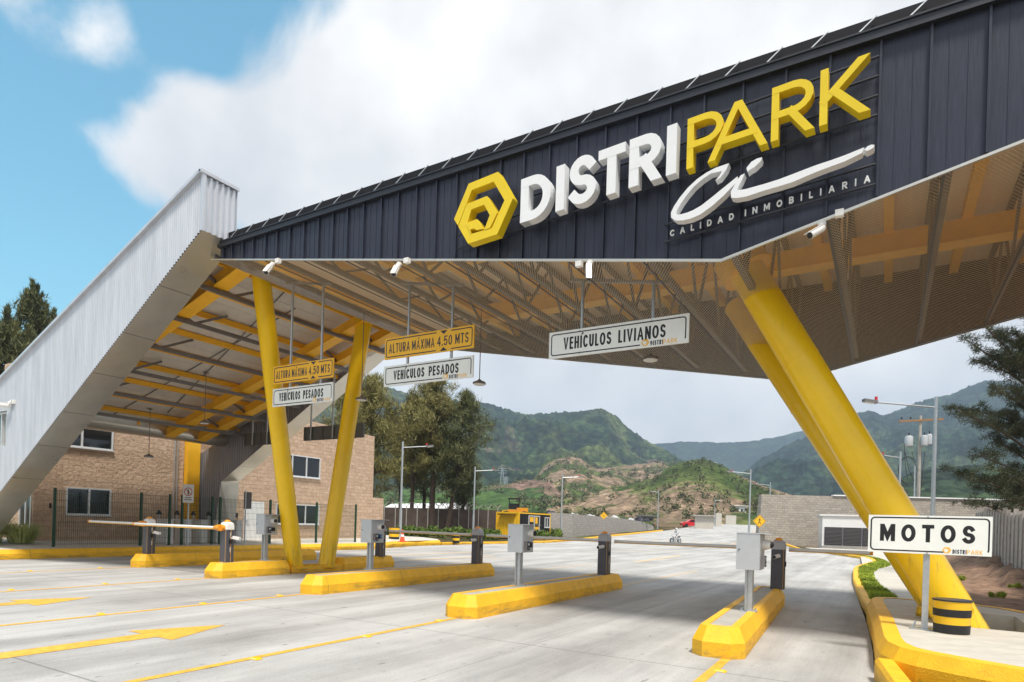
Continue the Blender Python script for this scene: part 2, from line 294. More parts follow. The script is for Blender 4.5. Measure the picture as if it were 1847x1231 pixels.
def roadmat():
    m_ = bpy.data.materials.new('road_concrete'); m_.use_nodes = True; t = m_.node_tree; b = t.nodes['Principled BSDF']; b.inputs['Roughness'].default_value = .8; b.inputs['Specular IOR Level'].default_value = .35
    g = t.nodes.new('ShaderNodeNewGeometry')
    def noise(scale, sc3, det, ro=.6):
        mp = t.nodes.new('ShaderNodeMapping'); mp.inputs['Scale'].default_value = sc3; t.links.new(g.outputs['Position'], mp.inputs[0])
        n = t.nodes.new('ShaderNodeTexNoise'); n.inputs['Scale'].default_value = scale; n.inputs['Detail'].default_value = det; n.inputs['Roughness'].default_value = ro; t.links.new(mp.outputs[0], n.inputs[0]); return n.outputs['Fac']
    def ramp(f, p0, c0, p1, c1):
        r = t.nodes.new('ShaderNodeValToRGB'); t.links.new(f, r.inputs[0]); e = r.color_ramp.elements; e[0].position = p0; e[0].color = (*c0, 1); e[1].position = p1; e[1].color = (*c1, 1); return r.outputs[0]
    def mul(a, bb):
        n = t.nodes.new('ShaderNodeMix'); n.data_type = 'RGBA'; n.blend_type = 'MULTIPLY'; n.inputs[0].default_value = 1; t.links.new(a, n.inputs[6]); t.links.new(bb, n.inputs[7]); return n.outputs[2]
    c = ramp(noise(1.1, (1, .22, 1), 9, .65), .3, (.40, .394, .382), .72, (.55, .54, .52))
    c = mul(c, ramp(noise(2.2, (1.5, .07, 1), 7, .7), .34, (.82, .82, .825), .6, (1, 1, 1)))          # tyre streaks
    c = mul(c, ramp(noise(.35, (1, .6, 1), 7, .65), .32, (.72, .71, .70), .54, (1, 1, 1)))            # large stains
    c = mul(c, ramp(noise(7, (1.4, .55, 1), 4, .5), .26, (.55, .53, .50), .345, (1, 1, 1)))          # small spots
    sp0 = t.nodes.new('ShaderNodeSeparateXYZ'); t.links.new(g.outputs['Position'], sp0.inputs[0])
    tr0 = t.nodes.new('ShaderNodeMath'); tr0.operation = 'PINGPONG'; ofs = t.nodes.new('ShaderNodeMath'); ofs.operation = 'ADD'; t.links.new(sp0.outputs[0], ofs.inputs[0]); ofs.inputs[1].default_value = 3.9; t.links.new(ofs.outputs[0], tr0.inputs[0]); tr0.inputs[1].default_value = 2.1
    sb_ = t.nodes.new('ShaderNodeMath'); sb_.operation = 'SUBTRACT'; t.links.new(tr0.outputs[0], sb_.inputs[0]); sb_.inputs[1].default_value = .8
    ab_ = t.nodes.new('ShaderNodeMath'); ab_.operation = 'ABSOLUTE'; t.links.new(sb_.outputs[0], ab_.inputs[0])
    ad_ = t.nodes.new('ShaderNodeMath'); ad_.operation = 'ADD'; t.links.new(ab_.outputs[0], ad_.inputs[0]); t.links.new(noise(1.6, (1, .3, 1), 6, .7), ad_.inputs[1])
    c = mul(c, ramp(ad_.outputs[0], .55, (.85, .845, .84), .95, (1, 1, 1)))                                # wheel tracks down each lane
    c = mul(c, ramp(noise(38, (1, 1, 1), 3, .5), .3, (.88, .88, .88), .6, (1.03, 1.03, 1.03)))
    sp = t.nodes.new('ShaderNodeSeparateXYZ'); t.links.new(g.outputs['Position'], sp.inputs[0])
    def joint(o, period, off, wd):
        n = t.nodes.new('ShaderNodeMath'); n.operation = 'ADD'; t.links.new(o, n.inputs[0]); n.inputs[1].default_value = off
        n1 = t.nodes.new('ShaderNodeMath'); n1.operation = 'PINGPONG'; t.links.new(n.outputs[0], n1.inputs[0]); n1.inputs[1].default_value = period/2
        n2 = t.nodes.new('ShaderNodeMath'); n2.operation = 'LESS_THAN'; t.links.new(n1.outputs[0], n2.inputs[0]); n2.inputs[1].default_value = wd; return n2.outputs[0]
    j = t.nodes.new('ShaderNodeMath'); j.operation = 'MAXIMUM'; t.links.new(joint(sp.outputs[1], 4.2, 1.1, .013), j.inputs[0]); t.links.new(joint(sp.outputs[0], 4.25, 3.95, .006), j.inputs[1])
    mj = t.nodes.new('ShaderNodeMix'); mj.data_type = 'RGBA'; jm = t.nodes.new('ShaderNodeMath'); jm.operation = 'MULTIPLY'; t.links.new(j.outputs[0], jm.inputs[0]); jm.inputs[1].default_value = .6; t.links.new(jm.outputs[0], mj.inputs[0]); t.links.new(c, mj.inputs[6]); mj.inputs[7].default_value = (.12, .115, .11, 1)
    t.links.new(mj.outputs[2], b.inputs['Base Color'])
    bp = t.nodes.new('ShaderNodeBump'); bp.inputs['Strength'].default_value = .12; bp.inputs['Distance'].default_value = .01; t.links.new(noise(60, (1, .3, 1), 4), bp.inputs['Height']); t.links.new(bp.outputs[0], b.inputs['Normal'])
    return m_
ROAD = roadmat()
def hillmat(name, dark, mid, light, soil, soil_t, sc_=1., crown=.1):
    m_ = bpy.data.materials.new(name); m_.use_nodes = True; t = m_.node_tree; b = t.nodes['Principled BSDF']; b.inputs['Roughness'].default_value = .95; b.inputs['Specular IOR Level'].default_value = .1
    g = t.nodes.new('ShaderNodeNewGeometry')
    def noise(s, d=6, r=.6, dist=0):
        n = t.nodes.new('ShaderNodeTexNoise'); n.inputs['Scale'].default_value = s*sc_; n.inputs['Detail'].default_value = d; n.inputs['Roughness'].default_value = r; n.inputs['Distortion'].default_value = dist; t.links.new(g.outputs['Position'], n.inputs[0]); return n.outputs['Fac']
    r = t.nodes.new('ShaderNodeValToRGB'); t.links.new(noise(.045, 10, .72), r.inputs[0]); e = r.color_ramp.elements
    e[0].position = .38; e[0].color = (*dark, 1); e[1].position = .62; e[1].color = (*mid, 1)
    r2 = t.nodes.new('ShaderNodeMapRange'); t.links.new(noise(.010, 6, .6, 1.), r2.inputs[0]); r2.inputs[1].default_value = .52; r2.inputs[2].default_value = .60
    mx1 = t.nodes.new('ShaderNodeMix'); mx1.data_type = 'RGBA'; t.links.new(r2.outputs[0], mx1.inputs[0]); t.links.new(r.outputs[0], mx1.inputs[6]); mx1.inputs[7].default_value = (*light, 1)
    r3 = t.nodes.new('ShaderNodeMapRange'); t.links.new(noise(.012, 9, .68, .6), r3.inputs[0]); r3.inputs[1].default_value = soil_t; r3.inputs[2].default_value = soil_t+.05
    rs = t.nodes.new('ShaderNodeValToRGB'); t.links.new(noise(.09, 8, .7), rs.inputs[0]); e = rs.color_ramp.elements; e[0].position = .35; e[0].color = (*[x*.6 for x in soil], 1); e[1].position = .65; e[1].color = (*soil, 1)
    mx2 = t.nodes.new('ShaderNodeMix'); mx2.data_type = 'RGBA'; t.links.new(r3.outputs[0], mx2.inputs[0]); t.links.new(mx1.outputs[2], mx2.inputs[6]); t.links.new(rs.outputs[0], mx2.inputs[7])
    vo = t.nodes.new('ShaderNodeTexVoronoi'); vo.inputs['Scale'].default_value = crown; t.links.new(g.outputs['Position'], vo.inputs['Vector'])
    vm = t.nodes.new('ShaderNodeMapRange'); t.links.new(vo.outputs['Distance'], vm.inputs[0]); vm.inputs[1].default_value = .1; vm.inputs[2].default_value = .75; vm.inputs[3].default_value = 1.55; vm.inputs[4].default_value = .32  # crown tops lightened, gaps between them darkened: shading painted into the colour
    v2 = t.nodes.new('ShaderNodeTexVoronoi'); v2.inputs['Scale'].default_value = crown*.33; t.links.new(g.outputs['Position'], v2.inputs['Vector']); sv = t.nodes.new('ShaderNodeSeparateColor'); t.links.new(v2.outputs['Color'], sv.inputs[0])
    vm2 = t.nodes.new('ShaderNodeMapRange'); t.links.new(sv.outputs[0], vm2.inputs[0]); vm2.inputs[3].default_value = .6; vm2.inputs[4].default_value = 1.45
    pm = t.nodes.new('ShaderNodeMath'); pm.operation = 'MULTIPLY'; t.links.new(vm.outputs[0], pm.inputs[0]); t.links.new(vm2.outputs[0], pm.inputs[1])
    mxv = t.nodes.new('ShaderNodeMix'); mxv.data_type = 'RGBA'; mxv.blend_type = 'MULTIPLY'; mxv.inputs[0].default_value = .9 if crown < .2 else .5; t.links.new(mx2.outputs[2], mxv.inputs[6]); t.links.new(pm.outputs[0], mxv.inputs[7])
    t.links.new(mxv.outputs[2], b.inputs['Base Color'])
    bp = t.nodes.new('ShaderNodeBump'); bp.inputs['Strength'].default_value = 1; bp.inputs['Distance'].default_value = 3/sc_; t.links.new(noise(.12, 5, .6), bp.inputs['Height']); t.links.new(bp.outputs[0], b.inputs['Normal'])
    return m_
HILLF = hillmat('mountain_forest', (.013, .028, .016), (.045, .070, .024), (.075, .095, .03), (.17, .125, .10), .61, .5, .10)
HILLD = hillmat('mountain_dark_forest', (.010, .023, .018), (.028, .050, .026), (.045, .066, .028), (.12, .10, .085), .69, .4, .085)
HILLN = hillmat('scrub_hill', (.035, .060, .014), (.085, .11, .030), (.115, .14, .040), (.30, .215, .145), .485, 1.3, .45)
HILLM = hillmat('field_hill', (.028, .060, .016), (.08, .14, .033), (.12, .20, .05), (.26, .165, .125), .52, .8, .25)
GROUND = hillmat('earth_ground', (.05, .05, .02), (.11, .10, .045), (.10, .12, .04), (.24, .16, .10), .48, 4, 2.)

# ------------------------------------------------------------------ stroke lettering
def arc(cx_, cy_, rx, ry, a0, a1, n=9): return [(cx_+rx*math.cos(R(a0+(a1-a0)*i/n)), cy_+ry*math.sin(R(a0+(a1-a0)*i/n))) for i in range(n+1)]
def rnd(h0, h1, x1): ry = (h1-h0)/2; return [(0, h1), (.5, h1)]+arc(.5, h0+ry, x1-.5, ry, 90, -90)[1:-1]+[(.5, h0), (0, h0)]
GL = {
 'A': (.80, [[(0, 0), (.5, 1), (1, 0)], [(.19, .3), (.81, .3)]]), 'B': (.66, [[(0, 0), (0, 1)], rnd(.53, 1, .93), rnd(0, .53, 1)]),
 'C': (.72, [arc(.55, .5, .55, .5, 48, 312, 18)]), 'D': (.72, [[(0, 0), (0, 1)], [(0, 1), (.38, 1)]+arc(.38, .5, .62, .5, 90, -90, 14)[1:-1]+[(.38, 0), (0, 0)]]),
 'E': (.56, [[(0, 0), (0, 1)], [(0, 1), (1, 1)], [(0, .52), (.88, .52)], [(0, 0), (1, 0)]]), 'H': (.68, [[(0, 0), (0, 1)], [(1, 0), (1, 1)], [(0, .5), (1, .5)]]),
 'I': (0, [[(.5, 0), (.5, 1)]]), 'K': (.70, [[(0, 0), (0, 1)], [(.02, .42), (.95, 1)], [(.25, .56), (1, 0)]]), 'L': (.52, [[(0, 1), (0, 0)], [(0, 0), (1, 0)]]),
 'M': (.86, [[(0, 0), (0, 1)], [(1, 0), (1, 1)], [(0, 1), (.5, .18), (1, 1)]]), 'N': (.72, [[(0, 0), (0, 1)], [(1, 0), (1, 1)], [(0, 1), (1, 0)]]),
 'O': (.80, [arc(.5, .5, .5, .5, 0, 360, 30)]), 'P': (.66, [[(0, 0), (0, 1)], rnd(.45, 1, 1)]), 'R': (.68, [[(0, 0), (0, 1)], rnd(.46, 1, .97), [(.45, .46), (1, 0)]]),
 'S': (.66, [arc(.5, .745, .46, .255, 28, 270, 14)+arc(.5, .245, .5, .245, 90, -152, 14)[1:]]), 'T': (.66, [[(.5, 0), (.5, 1)], [(0, 1), (1, 1)]]),
 'U': (.68, [[(0, 1), (0, .36)]+arc(.5, .36, .5, .36, 180, 360, 12)[1:]+[(1, 1)]]), 'V': (.76, [[(0, 1), (.5, 0), (1, 1)]]), 'X': (.74, [[(0, 0), (1, 1)], [(0, 1), (1, 0)]]),
 '0': (.64, [arc(.5, .5, .5, .5, 0, 360, 30)]), '4': (.66, [[(.76, 0), (.76, 1), (0, .3), (1, .3)]]), '5': (.64, [[(.92, 1), (.12, 1), (.06, .52)], arc(.48, .33, .52, .33, 140, -150, 14)]), '.': (0, [[(.5, 0), (.5, .06)]]), ' ': (.3, []), 'G': (.74, [arc(.55, .5, .55, .5, 48, 330, 18), [(.55, .42), (1, .42), (1, .1)]]) }
ACC = {'Á': 'A', 'Í': 'I'}
def strip_quads(pts, wd, ext=True):
    pts = [Vector((p[0], p[1])) for p in pts]; closed = (pts[0]-pts[-1]).length < 1e-6
    if closed: pts = pts[:-1]
    n = len(pts); Ls = []; Rs = []
    for i in range(n):
        a = pts[i-1] if (i > 0 or closed) else None; b = pts[(i+1) % n] if (i < n-1 or closed) else None; p = pts[i]
        d0 = (p-a).normalized() if a is not None else (b-p).normalized(); d1 = (b-p).normalized() if b is not None else d0
        q = p
        if not closed and ext and i == 0: q = p-d1*wd*.5
        if not closed and ext and i == n-1: q = p+d0*wd*.5
        n0 = Vector((-d0.y, d0.x)); n1 = Vector((-d1.y, d1.x)); mt = (n0+n1)
        mt = mt.normalized() if mt.length > 1e-3 else n0
        k = wd/2/max(.28, mt.dot(n0)); Ls.append(q+mt*k); Rs.append(q-mt*k)
    rng = range(n) if closed else range(n-1)
    return [[Rs[i], Rs[(i+1) % n], Ls[(i+1) % n], Ls[i]] for i in rng]
def clip(poly, lo, hi):
    for sgn, lim in ((1, lo), (-1, -hi)):
        o_ = []
        for i in range(len(poly)):
            p, q = poly[i], poly[(i+1) % len(poly)]; a, b = sgn*p.y-lim, sgn*q.y-lim
            if a >= 0: o_.append(p)
            if (a > 0) != (b > 0) and abs(a-b) > 1e-9: o_.append(p+(q-p)*(a/(a-b)))
        poly = o_
        if len(poly) < 3: return []
    return poly
def glyph(ch, h, wd, xs):                      # -> list of strokes, each a list of polygons in metres; and the advance width
    acc = ch in ACC; base = ACC.get(ch, ch); gw, st = GL[base]; W = max(wd, gw*h*xs) if base not in 'I.' else wd
    res = []
    for s in st:
        pts = [((wd/2+p[0]*(W-wd)), wd/2+p[1]*(h-wd)) for p in s]
        diag = base in 'AVMNKXR4' and len(s) <= 3
        if diag and ((len(s) == 2 and abs(s[0][0]-s[1][0]) > .1 and abs(s[0][1]-s[1][1]) > .1) or len(s) == 3):
            pts = [((wd/2+p[0]*(W-wd)), (p[1]*h if p[1] in (0, 1) else wd/2+p[1]*(h-wd))) for p in s]
        qs = [clip(q, 0, h) for q in strip_quads(pts, wd, True)]
        res.append([q for q in qs if q])
    if acc: res.append([[Vector((W*.42, h*1.06)), Vector((W*.42+wd*.9, h*1.06)), Vector((W*.42+wd*1.6, h*1.24)), Vector((W*.42+wd*.6, h*1.24))]])
    return res, W
def put(mb, polys, org, ex, ez, nrm, th, step):
    org = Vector(org)
    for k, st in enumerate(polys):
        o_ = org+nrm*(step*(k+1))
        for q in st:
            n = len(q)
            fr = [o_+ex*p.x+ez*p.y for p in q]
            # front faces nrm
            a = (fr[1]-fr[0]).cross(fr[2]-fr[1])
            if a.dot(nrm) < 0: fr.reverse()
            if th <= 0: mb.add(fr, [tuple(range(n))])
            else:
                bk = [p-nrm*(th+step*k) for p in fr]
                mb.add(fr+bk, [tuple(range(n)), tuple(range(2*n-1, n-1, -1))]+[(i+n, (i+1) % n+n, (i+1) % n, i) for i in range(n)])
EX = Vector((1, 0, 0)); EZ = Vector((0, 0, 1)); NY = Vector((0, -1, 0))
def text(mb, s, org, h, wd, xs=1., sp=.2, ex=EX, ez=EZ, nrm=NY, th=0, step=.0008, fit=None):
    def lay(q):
        a_ = []; x = 0
        for ch in s:
            g_, W = glyph(ch, h, wd, q); a_.append((g_, x)); x += W+sp*h
        return a_, x-sp*h
    if fit:
        lo, hi = .15, 4.
        for _ in range(22):
            xs = (lo+hi)/2
            if lay(xs)[1] > fit: hi = xs
            else: lo = xs
    adv, tot = lay(xs); k = 1
    for g_, xx in adv:
        if k != 1: g_ = [[[Vector((p.x*k, p.y)) for p in q] for q in st] for st in g_]
        put(mb, g_, Vector(org)+ex*(xx*k), ex, ez, nrm, th, step)
    return tot*k
def line2(mb, pts, wd, org, ex=EX, ez=EZ, nrm=NY, off=.0006):
    put(mb, [strip_quads(pts, wd, False)], org, ex, ez, nrm, 0, off)
def fill(mb, pts, org, ex=EX, ez=EZ, nrm=NY, off=.0006): put(mb, [[[Vector(p) for p in pts]]], org, ex, ez, nrm, 0, off)

# ------------------------------------------------------------------ ground, road, kerbs
def lerp_tab(tab, y):
    if y <= tab[0][0]: return tab[0][1]
    for (a, va), (b, vb) in zip(tab, tab[1:]):
        if y <= b: return va+(vb-va)*(y-a)/(b-a)
    return tab[-1][1]
LB = [(-12, -23), (20, -22.9), (24, -22.6), (30, -24.4), (36, -24.6), (48, -23.85), (54, -24.1), (62, -25), (90, -27.6), (128, -32.7), (165, -35.2), (209, -41), (320, -53)]
RB = [(-12, -.02), (8.8, -.06), (12.5, -.22), (16, -.44), (23, -.86), (30, -1.1), (33, -1.0), (37.5, -.55), (40, -.6), (44, -1.1), (51, -3.3), (57.6, -6.2), (64, -7.9), (72, -9.9), (90, -14), (128, -21), (209, -31), (320, -42)]
mb = MB(); rr = [0]; r0 = 1.5
while r0 < 3100: rr.append(r0); r0 *= 1.05
NA = 120
for r_ in rr[1:]:
    for k in range(NA):
        a = 2*math.pi*k/NA; x, y = r_*math.cos(a), r_*math.sin(a)
        mb.v.append((x, y, gh(x, y)-.09))
for i in range(len(rr)-2):
    for k in range(NA): mb.f.append((i*NA+k, (i+1)*NA+k, (i+1)*NA+(k+1) % NA, i*NA+(k+1) % NA))
mb.f.append(tuple(range(NA)))
tag(mb.build('ground', GROUND), kind='structure')
mb = MB(); ys = [-12+2*i for i in range(40)]+[68+4*i for i in range(64)]; NCx = 14
for y in ys:
    a, b = lerp_tab(LB, y), lerp_tab(RB, y)
    for k in range(NCx): x = a+(b-a)*k/(NCx-1); mb.v.append((x, y, gh(x, y)))
for i in range(len(ys)-1):
    for k in range(NCx-1): q = i*NCx+k; mb.f.append((q, q+1, q+NCx+1, q+NCx))
tag(mb.build('road', ROAD), kind='structure')
# road in front of the kerb on the right, towards the viewer
def sweep(pts, prof, closed=False, base=gh, mb=None):
    mb = mb or MB(); P = [Vector((p[0], p[1])) for p in pts]; n = len(P); k0 = len(mb.v); m_ = len(prof)
    for i in range(n):
        a = P[i-1] if (i or closed) else None; b = P[(i+1) % n] if (i < n-1 or closed) else None
        d0 = (P[i]-a).normalized() if a is not None else (b-P[i]).normalized(); d1 = (b-P[i]).normalized() if b is not None else d0
        n0 = Vector((-d0.y, d0.x)); n1 = Vector((-d1.y, d1.x)); mt = (n0+n1).normalized(); k = 1/max(.4, mt.dot(n0))
        for o_, z_ in prof: q = P[i]+mt*o_*k; mb.v.append((q.x, q.y, base(P[i].x, P[i].y)+z_))
    for i in range(n if closed else n-1):
        for j in range(m_-1): a = k0+i*m_+j; b = k0+((i+1) % n)*m_+j; mb.f.append((a, b, b+1, a+1))
    if not closed: mb.f.append(tuple(k0+j for j in range(m_))); mb.f.append(tuple(k0+(n-1)*m_+j for j in range(m_-1, -1, -1)))
    return mb
KERB = [(0, -.05), (0, .17), (.09, .30), (.26, .31), (.26, -.05)]
KLOW = [(0, -.05), (0, .13), (.03, .16), (.18, .16), (.18, -.05)]
left1 = [(-23.02, y) for y in (-12, -4, 4, 8, 12, 16, 20, 22.5)]+[(-22.8, 24.0), (-22.75, 24.8), (-23.0, 25.7), (-23.5, 26.6), (-24.3, 28), (-24.7, 30.5), (-24.75, 33)]
tag(sweep(left1, KERB).build('kerb', YKERB), kind='structure')
left2 = [(-24.75, 33.2), (-24.7, 36), (-24.3, 40), (-23.95, 47), (-24.05, 50), (-24.15, 54)]
tag(sweep(left2, KLOW).build('kerb', YKERB), kind='structure')
left3 = [(-24.1, 54.1), (-25, 62), (-26.1, 74), (-27.6, 90)]
tag(sweep(left3, KLOW).build('kerb', YKERB), kind='structure')
left4 = [(-32.7, 128), (-35.2, 165), (-36.4, 174)]; tag(sweep(left4, KLOW).build('kerb', YKERB), kind='structure')
left5 = [(-38.5, 190), (-41, 209), (-46, 255), (-51, 303)]; tag(sweep(left5, KLOW).build('kerb', YKERB), kind='structure')
# pavement on the left, in front of the buildings
mb = MB(); yl = [-12, 0, 8, 12, 16, 20, 22.5, 24.2, 26, 28, 30, 33]
for y in yl:
    e = -23.15 if y <= 22.5 else lerp_tab([(22.5, -23.15), (24.2, -22.95), (26, -23.4), (28, -24.45), (33, -24.9)], y)
    for x, z in ((e, .305), (-25, .37), (-26.2, .45), (-34, .5)): mb.v.append((x, y, z))
for i in range(len(yl)-1):
    for k in range(3): q = i*4+k; mb.f.append((q, q+4, q+5, q+1))
tag(mb.build('pavement', CONCL), kind='structure')
# right: low kerb with its bay, grass strip, path, earth bank
rk = [(-.24, 13.9), (-.42, 16), (-.62, 19), (-.86, 23), (-1.02, 27), (-1.1, 30), (-1.05, 32), (-.8, 35), (-.56, 37.6), (-.58, 39.5), (-.8, 42), (-1.1, 44), (-3.3, 51), (-6.2, 57.6), (-7.9, 64), (-9.9, 72), (-12, 81)]
KR = [(0, -.05), (0, .14), (-.03, .17), (-.17, .17), (-.17, -.05)]
tag(sweep(rk, KR).build('kerb', YKERB), kind='structure')
mb = MB()
gl_in = [(14.45, .22), (17.4, .2), (20, -.1), (23.5, -.32), (27, -.38), (30, -.25), (33.5, .2), (36, .18), (39, .0), (42, -.3), (45, -.9), (51, -2.4), (57.6, -5.2)]
for y, xi in gl_in:
    xo = lerp_tab([(p[1], p[0]) for p in rk], y)+.16
    for x in (xo, max(xi, xo+.02)): mb.v.append((x, y, gh(x, y)+.15))
for i in range(len(gl_in)-1): mb.f.append((2*i, 2*i+1, 2*i+3, 2*i+2))
tag(mb.build('verge', BUSH), kind='structure')
rng = random.Random(5); mb = MB()
for i in range(15000):
    y = 14.5+(rng.random()**1.7)*34; xo = lerp_tab([(p[1], p[0]) for p in rk], y)+.18; xi = max(lerp_tab(gl_in, y), xo)
    x = xo+(xi-xo)*rng.random()+rng.uniform(-.02, .05); z = gh(x, y)+.15; hgt = rng.uniform(.03, .09); a = rng.random()*6.28; wd = rng.uniform(.008, .02)*(1+y/40)
    dx, dy = math.cos(a)*wd, math.sin(a)*wd; lx, ly = rng.uniform(-.06, .06), rng.uniform(-.06, .06)
    mb.add([(x-dx, y-dy, z), (x+dx, y+dy, z), (x+lx, y+ly, z+hgt)], [(0, 1, 2)])
tag(mb.build('grass', GRASS), 'short yellow green grass on the strip beside the right kerb', 'grass', kind='stuff')
def zr(x, y):
    t = max(0, min(1, (x-1.2)/2.5)); s = max(0, min(1, (y-19)/14)); far = max(0, min(1, (52-y)/12))
    return .14+gh(x, y)+.62*t*s*far
mb = MB(); nx, ny = 9, 20
for j in range(ny):
    y = 14.1+(60-14.1)*(j/(ny-1))**1.3
    x0 = lerp_tab([(14, -.2), (45, -1.3), (51, -2.8), (60, -6)], y)
    for i in range(3): mb.v.append((x0+(1.55-x0)*i/2, y, gh(x0, y)+.145))
for j in range(ny-1):
    for i in range(2): q = j*3+i; mb.f.append((q, q+1, q+4, q+3))
tag(mb.build('path', CONCL), kind='structure')
mb = MB(); nx, ny = 60, 90
for j in range(ny):
    y = 6+62*(j/(ny-1))
    for i in range(nx):
        x = 1.5+26*(i/(nx-1))**1.6
        if y < 14.2: x = max(x, lerp_tab([(6, 3.6), (12.4, 2.35), (14.2, 1.5)], y)+ (x-1.5))
        z = zr(x, y)+(.0 if i == 0 else .07*mn.noise(Vector((x*1.1, y*1.1, 0)))+.05*mn.noise(Vector((x*4, y*4, 3))))
        if i and 2.4 < x < 3.9 and 22 < y < 50: z += .45*math.exp(-((x-3.3)/.55)**2)*(.5+mn.noise(Vector((x*2, y*.9, 7))))
        mb.v.append((x, y, z+.02))
for j in range(ny-1):
    for i in range(nx-1): q = j*nx+i; mb.f.append((q, q+1, q+nx+1, q+nx))
tag(mb.build('earth_bank', DIRT, smooth=True), kind='structure')
# raised platform that carries the right-hand columns
pl = [(-.06, 8.75), (-.02, 8.35), (.10, 8.0), (.30, 7.80), (.62, 7.60), (1.18, 7.32), (2.1, 6.9), (3.2, 6.4), (3.4, 9.0), (2.9, 11.2), (2.35, 12.8), (1.9, 13.75), (1.45, 14.1), (.8, 14.2), (.1, 14.3), (-.2, 14.1), (-.27, 13.6), (-.22, 12.5), (-.12, 10.6)]
KP = [(0, -.06), (0, .24), (.075, .385), (.25, .385)]
pf = thing('kerbed_platform', 'raised concrete platform with a yellow kerb under the leaning yellow columns', 'platform', (1.2, 10.5, 0))
sweep(pl, KP, True, base=lambda x, y: 0).build('rim', YKERB, pf)
def offset_poly(P, d):
    o_ = []; n = len(P)
    for i in range(n):
        a, p, b = Vector(P[i-1]), Vector(P[i]), Vector(P[(i+1) % n]); d0 = (p-a).normalized(); d1 = (b-p).normalized(); n0 = Vector((-d0.y, d0.x)); n1 = Vector((-d1.y, d1.x)); mt = (n0+n1).normalized()
        o_.append(p+mt*d/max(.4, mt.dot(n0)))
    return o_
inn = offset_poly(pl, .245)
# slab with the rectangular pit round the column feet
pit = [(.78, 10.5), (1.72, 10.45), (1.75, 12.5), (.62, 12.6)]
import bmesh
def poly_with_hole(outer, hole, z):
    bm = bmesh.new(); vs = [bm.verts.new((p[0], p[1], z)) for p in outer]; hs = [bm.verts.new((p[0], p[1], z)) for p in hole]; es = []
    for L_ in (vs, hs):
        for i in range(len(L_)): es.append(bm.edges.new((L_[i], L_[(i+1) % len(L_)])))
    bmesh.ops.triangle_fill(bm, edges=es, use_beauty=True, use_dissolve=False)
    bm.verts.index_update(); v = [tuple(q.co) for q in bm.verts]; f = []
    for fc in bm.faces:
        i = [q.index for q in fc.verts]; 
        if fc.normal.z < 0: i.reverse()
        f.append(i)
    bm.free(); return v, f
mb = MB(); v_, f_ = poly_with_hole(inn, pit, .378); mb.add(v_, f_)
for i in range(4):
    a, b = pit[i], pit[(i+1) % 4]; mb.quad((a[0], a[1], .378), (b[0], b[1], .378), (b[0], b[1], -.1), (a[0], a[1], -.1))
mb.add([(p[0], p[1], -.05) for p in pit], [(0, 1, 2, 3)])
mb.build('slab', CONCL, pf)
# narrow kerb running towards the viewer
mb = MB(); P = [(.03, 8.05), (.16, 7.0), (.3, 5.5), (.45, 3.5)]
tag(sweep(P[::-1], [(.1, -.05), (.1, .2), (.07, .24), (-.07, .24), (-.1, .2), (-.1, -.05)], base=lambda x, y: 0).build('kerb', YKERB), kind='structure')

# lane lines, studs, arrows
def gline(mb, pts, wd, z=.004):
    for q in strip_quads(pts, wd, False): mb.add([(p.x, p.y, gh(p.x, p.y)+z) for p in q], [(0, 1, 2, 3)])
ISL = [(-18.35, 10.0, 16.6, 0), (-14.28, 9.6, 16.25, 0), (-10.2, 9.05, 16.0, 0), (-6.02, 8.5, 15.45, 0), (-1.76, 8.05, 14.95, 3.3)]
mb = MB()
for (x, y0, y1, a) in ISL:
    xs_ = x+(.12 if a else 0)
    gline(mb, [(xs_+.14 if a else x, -4), (xs_ if a else x, y0+.02)], .11)
tag(mb.build('lane_marking', YLINE), kind='structure')
mb = MB()
for (x, y0, y1, a) in ISL[:4]:
    gline(mb, [(x, y1+.1), (x, 24)], .11)
for i in range(9): gline(mb, [(-22.2+i*1.25, 60.2+i*.2), (-21.5+i*1.25, 60.2+i*.2)], .9, .006)
gline(mb, [(-16, 40), (-12, 58), (-14, 80), (-20, 120)], .14, .006); gline(mb, [(-20, 26), (-14, 36), (-12, 44)], .12, .006)
gline(mb, [(-16, 19), (-15.6, 25)], .35, .006); gline(mb, [(-18.5, 20), (-18.3, 27)], .3, .006); gline(mb, [(-9.5, 27), (-10, 36)], .3, .006)
tag(mb.build('road_marking', YLINE2), kind='structure')
def arrow(x, tip, y0):
    mb = MB(); z = .004
    mb.add([(x-.17, y0, z), (x+.17, y0, z), (x+.17, tip-1.1, z), (x-.17, tip-1.1, z)], [(0, 1, 2, 3)])
    mb.add([(x-.5, tip-1.1, z), (x+.5, tip-1.1, z), (x, tip, z)], [(0, 1, 2)])
    tag(mb.build('arrow_marking', YLINE), kind='structure')
arrow(-8.12, 5.75, -1); arrow(-12.42, 6.05, 2.2)
st0 = None
